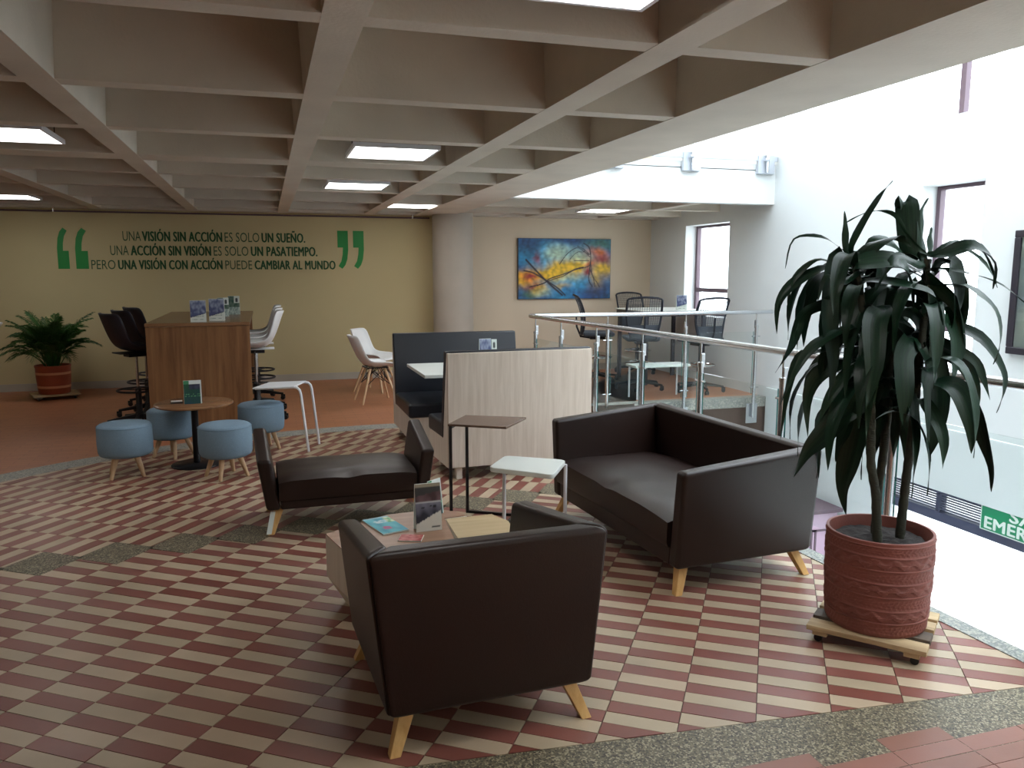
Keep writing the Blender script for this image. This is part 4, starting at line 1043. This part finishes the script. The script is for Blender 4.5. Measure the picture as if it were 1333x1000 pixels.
def relief(th, s_):
    for kd, a, c in bands:
        if a <= s_ < c:
            q = (s_ - a) / (c - a)
            if min(q, 1 - q) < .05: return .0030
            if kd == 'h': return -.0028 if (math.sin(th * 70 + (1 if q < .5 else -1) * q * 9) > .2 and .12 < q < .88) else 0
            wv = .5 + .18 * math.sin(th * 18); d = abs(q - wv)
            return (.0028 if math.sin((q - wv) * 70) > -.3 else .0012) if d < .2 else -.0022
    return 0
for i in range(NZ + 1):
    s_ = i / NZ; rad = .206 + .012 * math.sin(min(1, s_ * 1.3) * math.pi / 2)
    if s_ < .04: rad -= .012 * (1 - s_ / .04) ** 2
    for k in range(SEG):
        th = 2 * math.pi * k / SEG; rr = rad + relief(th, s_); vs.append((rr * math.cos(th), rr * math.sin(th), s_ * H_))
for rr, zz in ((.217, H_ + .003), (.206, H_ + .003), (.202, H_ - .01), (.198, H_ - .055)):
    for k in range(SEG): th = 2 * math.pi * k / SEG; vs.append((rr * math.cos(th), rr * math.sin(th), zz))
for i in range(NZ + 4):
    for k in range(SEG): k2 = (k + 1) % SEG; fs.append((i * SEG + k, i * SEG + k2, (i + 1) * SEG + k2, (i + 1) * SEG + k))
fs.append(tuple(range(SEG - 1, -1, -1)))
b.add(vs, fs); b.build('pot_body', M['clay'], pot, smooth=True, ang=50)
b = MB(); vs = []; fs = []
for i in range(13):
    for k in range(48):
        th = 2 * math.pi * k / 48; r_ = .199 * i / 12; vs.append((r_ * math.cos(th), r_ * math.sin(th), H_ - .04 + .012 * nz_(r_ * math.cos(th), r_ * math.sin(th), 28, 3) - .02 * (i == 12)))
for i in range(12):
    for k in range(48): k2 = (k + 1) % 48; fs.append((i * 48 + k, i * 48 + k2, (i + 1) * 48 + k2, (i + 1) * 48 + k))
b.add(vs, fs); b.build('soil', M['soil'], pot, smooth=True)

plant = thing('dracaena', (2.56, 2.72, .12), R(-17.07), 'tall dark green potted plant with long drooping strap leaves by the railing', 'plant')
STEMS = [[(-8, 33), (-10, 54), (-13, 67), (-14, 87), (-17, 117), (-25, 153)], [(-4, 33), (-4, 54), (-3, 65), (-2, 87), (-3, 120), (-10, 150)], [(4, 33), (5, 61), (6, 76), (7, 107), (8, 133), (7, 155)]]
cd = (-.05, .06, 0.0)
def stem_at(k, z):
    S = STEMS[k]
    for (a0, z0), (a1, z1) in zip(S, S[1:]):
        if z <= z1: f_ = max(0, (z - z0) / (z1 - z0)); return Vector((((a0 + (a1 - a0) * f_)) / 100, cd[k], z / 100))
    return Vector((S[-1][0] / 100, cd[k], S[-1][1] / 100))
for k, S in enumerate(STEMS):
    b = MB(); pts = [stem_at(k, z) for z in range(33, S[-1][1] + 1, 3)]; n0 = len(b.v); b.tube(pts, .019, 14, taper=.7)
    for i in range(len(pts)):
        g = 1.0 + (.09 if i % 2 else -.02)
        for q in range(14): v = Vector(b.v[i * 14 + q]); b.v[i * 14 + q] = tuple(pts[i] + (v - pts[i]) * g)
    b.build('stem', M['bark'], plant, smooth=True)
def ribbon(pts, width, side, name, m, parent, fold=.18, nseg=14, wav=.0, twist=.0):
    P = [Vector(p) for p in pts]; C = []
    for i in range(len(P) - 1):
        p0 = P[max(i - 1, 0)]; p1 = P[i]; p2 = P[i + 1]; p3 = P[min(i + 2, len(P) - 1)]
        for k in range(4):
            s_ = k / 4; C.append(.5 * ((2 * p1) + (p2 - p0) * s_ + (2 * p0 - 5 * p1 + 4 * p2 - p3) * s_ * s_ + (-p0 + 3 * p1 - 3 * p2 + p3) * s_ ** 3))
    C.append(P[-1]); n = len(C) - 1; vs = []; fs = []; uv = []
    for i, p in enumerate(C):
        s_ = i / n; tg = (C[min(i + 1, n)] - C[max(i - 1, 0)]).normalized()
        sd = (side - tg * side.dot(tg)); sd = sd.normalized() if sd.length > 1e-3 else Vector((1, 0, 0)); sd = Matrix.Rotation(twist * (s_ - .3), 3, tg) @ sd; nn = tg.cross(sd)
        wd = width * (.28 + .72 * min(1, s_ / .34)) * (1 if s_ < .5 else math.cos((s_ - .5) / .5 * math.pi / 2) ** 1.15 + .015) / 2
        for q in (-1, -.5, 0, .5, 1):
            vs.append(p + sd * q * wd + nn * (fold * wd * abs(q)) + nn * (wav * math.sin(s_ * 17 + q * 2) * abs(q))); uv.append((q * .5 + .5, s_))
    for i in range(n):
        for q in range(4): a = i * 5 + q; fs.append((a, a + 1, a + 6, a + 5))
    me = bpy.data.meshes.new(name); me.from_pydata([tuple(v) for v in vs], [], fs); me.materials.append(M[m])
    me.polygons.foreach_set('use_smooth', [True] * len(fs)); ul = me.uv_layers.new(name='UVMap')
    for l in me.loops: ul.data[l.index].uv = uv[l.vertex_index]
    me.update(); o = bpy.data.objects.new(name, me); col.objects.link(o); o.parent = parent; return o
LEAVES=[
(0.026,[(-29,169),(-30,177),(-31,184)]),
(0.026,[(-28,170),(-25,180),(-21,189),(-16,195)]),
(0.013,[(-29,168),(-39,174),(-50,173),(-53,161)]),
(0.079,[(-25,166),(-33,165),(-35,143),(-32,122),(-33,106)]),
(0.03,[(-33,164),(-40,165),(-48,158),(-50,150),(-49,140)]),
(0.046,[(-30,161),(-39,160),(-49,154),(-54,146),(-54,134)]),
(0.073,[(-26,150),(-36,147),(-45,142),(-49,129),(-55,118)]),
(0.04,[(-25,137),(-35,133),(-43,128),(-49,119),(-55,104)]),
(0.04,[(-26,129),(-36,127),(-45,124),(-49,109),(-51,89)]),
(0.059,[(-24,122),(-35,118),(-40,108),(-39,90)]),
(0.086,[(-15,106),(-25,100),(-33,90),(-38,83),(-43,72)]),
(0.046,[(-20,122),(-27,116),(-33,106),(-36,97)]),
(0.092,[(-12,113),(-17,99),(-19,79),(-20,66),(-18,54)]),
(0.073,[(-7,109),(-8,98),(-8,84),(-8,73)]),
(0.073,[(-2,106),(-1,96),(-1,84),(-2,74)]),
(0.046,[(-20,109),(-23,94),(-25,86),(-26,79)]),
(0.05,[(8,106),(12,98),(13,89),(13,79)]),
(0.083,[(12,113),(19,111),(22,99),(23,86)]),
(0.056,[(17,113),(27,106),(32,93),(36,79),(37,68)]),
(0.086,[(2,166),(0,177),(-1,188),(-3,187),(-3,183)]),
(0.036,[(5,170),(5,179),(6,186),(8,190)]),
(0.056,[(8,165),(5,177),(3,182)]),
(0.033,[(9,167),(9,174),(9,178)]),
(0.017,[(0,174),(-5,183),(-12,185),(-19,183),(-24,180)]),
(0.092,[(9,161),(16,163),(19,155),(19,143),(17,135)]),
(0.03,[(9,167),(17,172),(27,167),(33,155)]),
(0.023,[(11,167),(21,170),(34,163),(40,153)]),
(0.013,[(13,161),(23,159),(36,154),(49,144)]),
(0.056,[(11,167),(19,170),(25,163),(25,153)]),
(0.079,[(11,154),(23,153),(33,144),(35,131),(33,122)]),
(0.059,[(13,139),(32,132),(42,119),(44,109),(42,100)]),
(0.099,[(8,145),(16,144),(20,132),(20,122),(19,110)]),
(0.059,[(11,129),(24,123),(31,113),(33,99),(32,89)]),
(0.04,[(12,132),(28,124),(33,116),(37,106)]),
(0.092,[(6,129),(12,122),(14,106),(13,91),(12,82)]),
(0.092,[(4,161),(-1,157),(1,142),(1,128)]),
(0.099,[(-2,153),(-7,148),(-8,132),(-9,118)]),
(0.092,[(3,132),(-3,125),(-4,109),(-4,97)]),
(0.089,[(-11,135),(-16,123),(-19,106),(-20,92)]),
(0.079,[(-8,119),(-7,106),(-8,93),(-9,82)]),
(0.086,[(-24,163),(-12,164),(-6,158),(-3,145)]),
(0.066,[(-24,164),(-17,171),(-8,174),(-2,170)]),
(0.053,[(2,164),(-7,172),(-15,173),(-19,163)]),
(0.086,[(-20,158),(-28,153),(-29,139),(-26,122)]),
(0.086,[(-16,145),(-21,139),(-23,122),(-25,106)]),
(0.079,[(4,155),(11,150),(14,135),(13,119)]),
(0.086,[(-13,151),(-10,145),(-12,129),(-15,113)]),
(0.086,[(-4,139),(4,132),(7,116),(6,99)]),
(0.073,[(-15,132),(-17,119),(-14,103),(-16,89)]),
(0.073,[(8,119),(4,113),(3,99),(6,83)]),
(0.046,[(2,163),(-8,166),(-15,161),(-20,151)]),
(0.04,[(-23,161),(-31,156),(-39,158),(-42,148)]),
(0.059,[(-17,156),(-7,154),(0,150),(4,139)]),
(0.066,[(-14,167),(-20,163),(-24,151),(-25,135)]),
(0.053,[(7,158),(15,151),(19,145),(24,129)]),
(0.066,[(0,145),(7,142),(11,132),(10,119)]),
(0.079,[(-23,155),(-31,145),(-31,129),(-27,113)]),
(0.059,[(-19,139),(-30,132),(-35,122),(-35,113)]),
(0.066,[(-11,161),(-13,148),(-19,135),(-25,131)]),
(0.059,[(7,135),(16,129),(23,116),(23,103)]),
]
rl = random.Random(11)
for wd, pts in LEAVES:
    z0 = pts[0][1] - 12; a0 = pts[0][0] / 100
    k = min(range(3), key=lambda q: abs(stem_at(q, z0).x - a0) + rl.uniform(0, .04)); root = stem_at(k, z0)
    dep = rl.uniform(-.20, .14) * (.45 if abs(pts[-1][0]) > 30 else 1); P = [root + Vector((0, 0, -.0))]
    n = len(pts)
    for i, (a, z) in enumerate(pts):
        f_ = (i + 1) / n; P.append(Vector((a / 100, cd[k] + dep * min(1, f_ * 1.3), (z - 12) / 100)))
    side = Vector((1, rl.uniform(-.7, .7), rl.uniform(-.15, .15)))
    vert = abs(pts[-1][0] - pts[0][0]) < abs(pts[-1][1] - pts[0][1])
    if (not vert or wd < .035) and pts[-1][1] < 165: side = Vector((rl.uniform(-.3, .3), rl.uniform(.5, 1), rl.uniform(.2, .9)))
    ribbon(P, max(wd * 1.08, .015), side, 'leaf', 'leaf_dark', plant, wav=.003, fold=rl.uniform(.1, .4), twist=rl.uniform(-1.3, 1.3))
for q in range(58):       # leaves turned away from the viewer and into the crown
    k = q % 3; z = rl.uniform(82, 152); root = stem_at(k, z); a = rl.uniform(0, 2 * math.pi) if q % 2 else rl.uniform(.2, 2.9)
    d = Vector((math.cos(a), math.sin(a), 0)); L_ = rl.uniform(.2, .34); dr = rl.uniform(.18, .42)
    P = [root, root + d * L_ * .35 + Vector((0, 0, .05)), root + d * L_ * .75 + Vector((0, 0, .02)), root + d * L_ + Vector((0, 0, -dr * .45)), root + d * L_ * 1.02 + Vector((0, 0, -dr))]
    if P[-1].z < .5: continue
    ribbon(P, rl.uniform(.05, .075), Vector((-d.y, d.x, 0)), 'leaf', 'leaf_dark', plant, wav=.004, fold=rl.uniform(.1, .4), twist=rl.uniform(-1.5, 1.5))

# ---------------------------------------------------------------- palm on its stand near the left wall
QX, QY = -2.61, 11.32
t = thing('plant_stand', (QX, QY, 0), R(20), 'low wheeled wooden stand under the striped clay pot', 'plant stand')
for y in (-.15, 0, .15): MB().box(-.26, .26, y - .06, y + .06, .045, .065).build('plank', M['pallet'], t, bevel=.003)
for x in (-.2, .2): MB().box(x - .03, x + .03, -.21, .21, .03, .045).build('runner', M['pallet_dark'], t, bevel=.002)
for x in (-.2, .2):
    for y in (-.17, .17): MB().lathe([(.004, -.012), (.015, -.01), (.015, .01), (.004, .012)], 12, T=Matrix.Translation((x, y, .015)) @ Matrix.Rotation(R(90), 4, 'X')).build('caster', M['black_plastic'], t, smooth=True)
t = thing('clay_pot', (QX, QY, .066), 0, 'small red clay pot with two pale stripes holding the palm', 'pot')
MB().lathe([(.01, 0), (.172, 0), (.18, .01), (.196, .20), (.2, .33), (.206, .335), (.206, .36), (.19, .36), (.186, .30)], 48, cap=True).build('pot_body', M['clay_red'], t, smooth=True)
for z0, z1, r_ in ((.075, .105, .1865), (.245, .275, .199)):
    MB().lathe([(r_, z0), (r_ + .002, z0 + .002), (r_ + .0035, z1 - .002), (r_ + .002, z1)], 48, cap=False).build('stripe', M['clay_band'], t, smooth=True)
MB().lathe([(.01, .315), (.187, .312), (.187, .30)], 32).build('soil', M['soil'], t, smooth=True)
palm = thing('areca_palm', (QX, QY, .39), 0, 'bushy green palm near the back wall left of the bar stools', 'plant')
rp_ = random.Random(5)
for q in range(64):
    a = q * 2.39996 + rp_.uniform(-.2, .2); tilt = rp_.uniform(.05, 1.05); L_ = rp_.uniform(.55, .92) * (1.0 if tilt < .6 else .85)
    d = Vector((math.cos(a), math.sin(a), 0)); base = d * .08 * rp_.random(); pts = []; droop = rp_.uniform(.3, .75)
    for i in range(11):
        s_ = i / 10; h = L_ * (s_ * math.cos(tilt * .75) - droop * s_ ** 3 * (.35 + math.sin(tilt) * .5)); r_ = L_ * (s_ * math.sin(tilt) * .5 + .30 * s_ ** 2.0)
        pts.append(base + d * r_ + Vector((0, 0, h)))
    for p in pts: p.y = min(p.y, YB - .12 - QY)
    b = MB(); b.tube(pts, .006, 5, taper=.3)
    for i in range(2, 34):
        s_ = i / 34 * .66 + .34; f_ = s_ * 10; i0 = min(9, int(f_)); p = pts[i0].lerp(pts[i0 + 1], f_ - i0); tg = (pts[i0 + 1] - pts[i0]).normalized()
        sd = tg.cross(Vector((0, 0, 1))); sd = sd.normalized() if sd.length > .01 else Vector((1, 0, 0))
        for s2 in (-1, 1):
            ll = (.19 * (1 - .75 * max(0, s_ - .5) / .5) + .02) * rp_.uniform(.8, 1.15)
            dd = (sd * s2 * .6 + tg * .9 + Vector((rp_.uniform(-.1, .1), rp_.uniform(-.1, .1), .1))).normalized(); e_ = p + dd * ll * .55; tip = p + dd * ll + Vector((0, 0, -.3 * ll)); wv = Vector((tg.x, tg.y, tg.z)) * .0045 + Vector((0, 0, .002))
            if tip.y + QY > YB - .02: continue
            b.add([p - wv * .6, p + wv * .6, e_ + wv, e_ - wv, tip], [(0, 1, 2, 3), (3, 2, 4)])
    b.build('frond', M['palm_leaf'], palm)
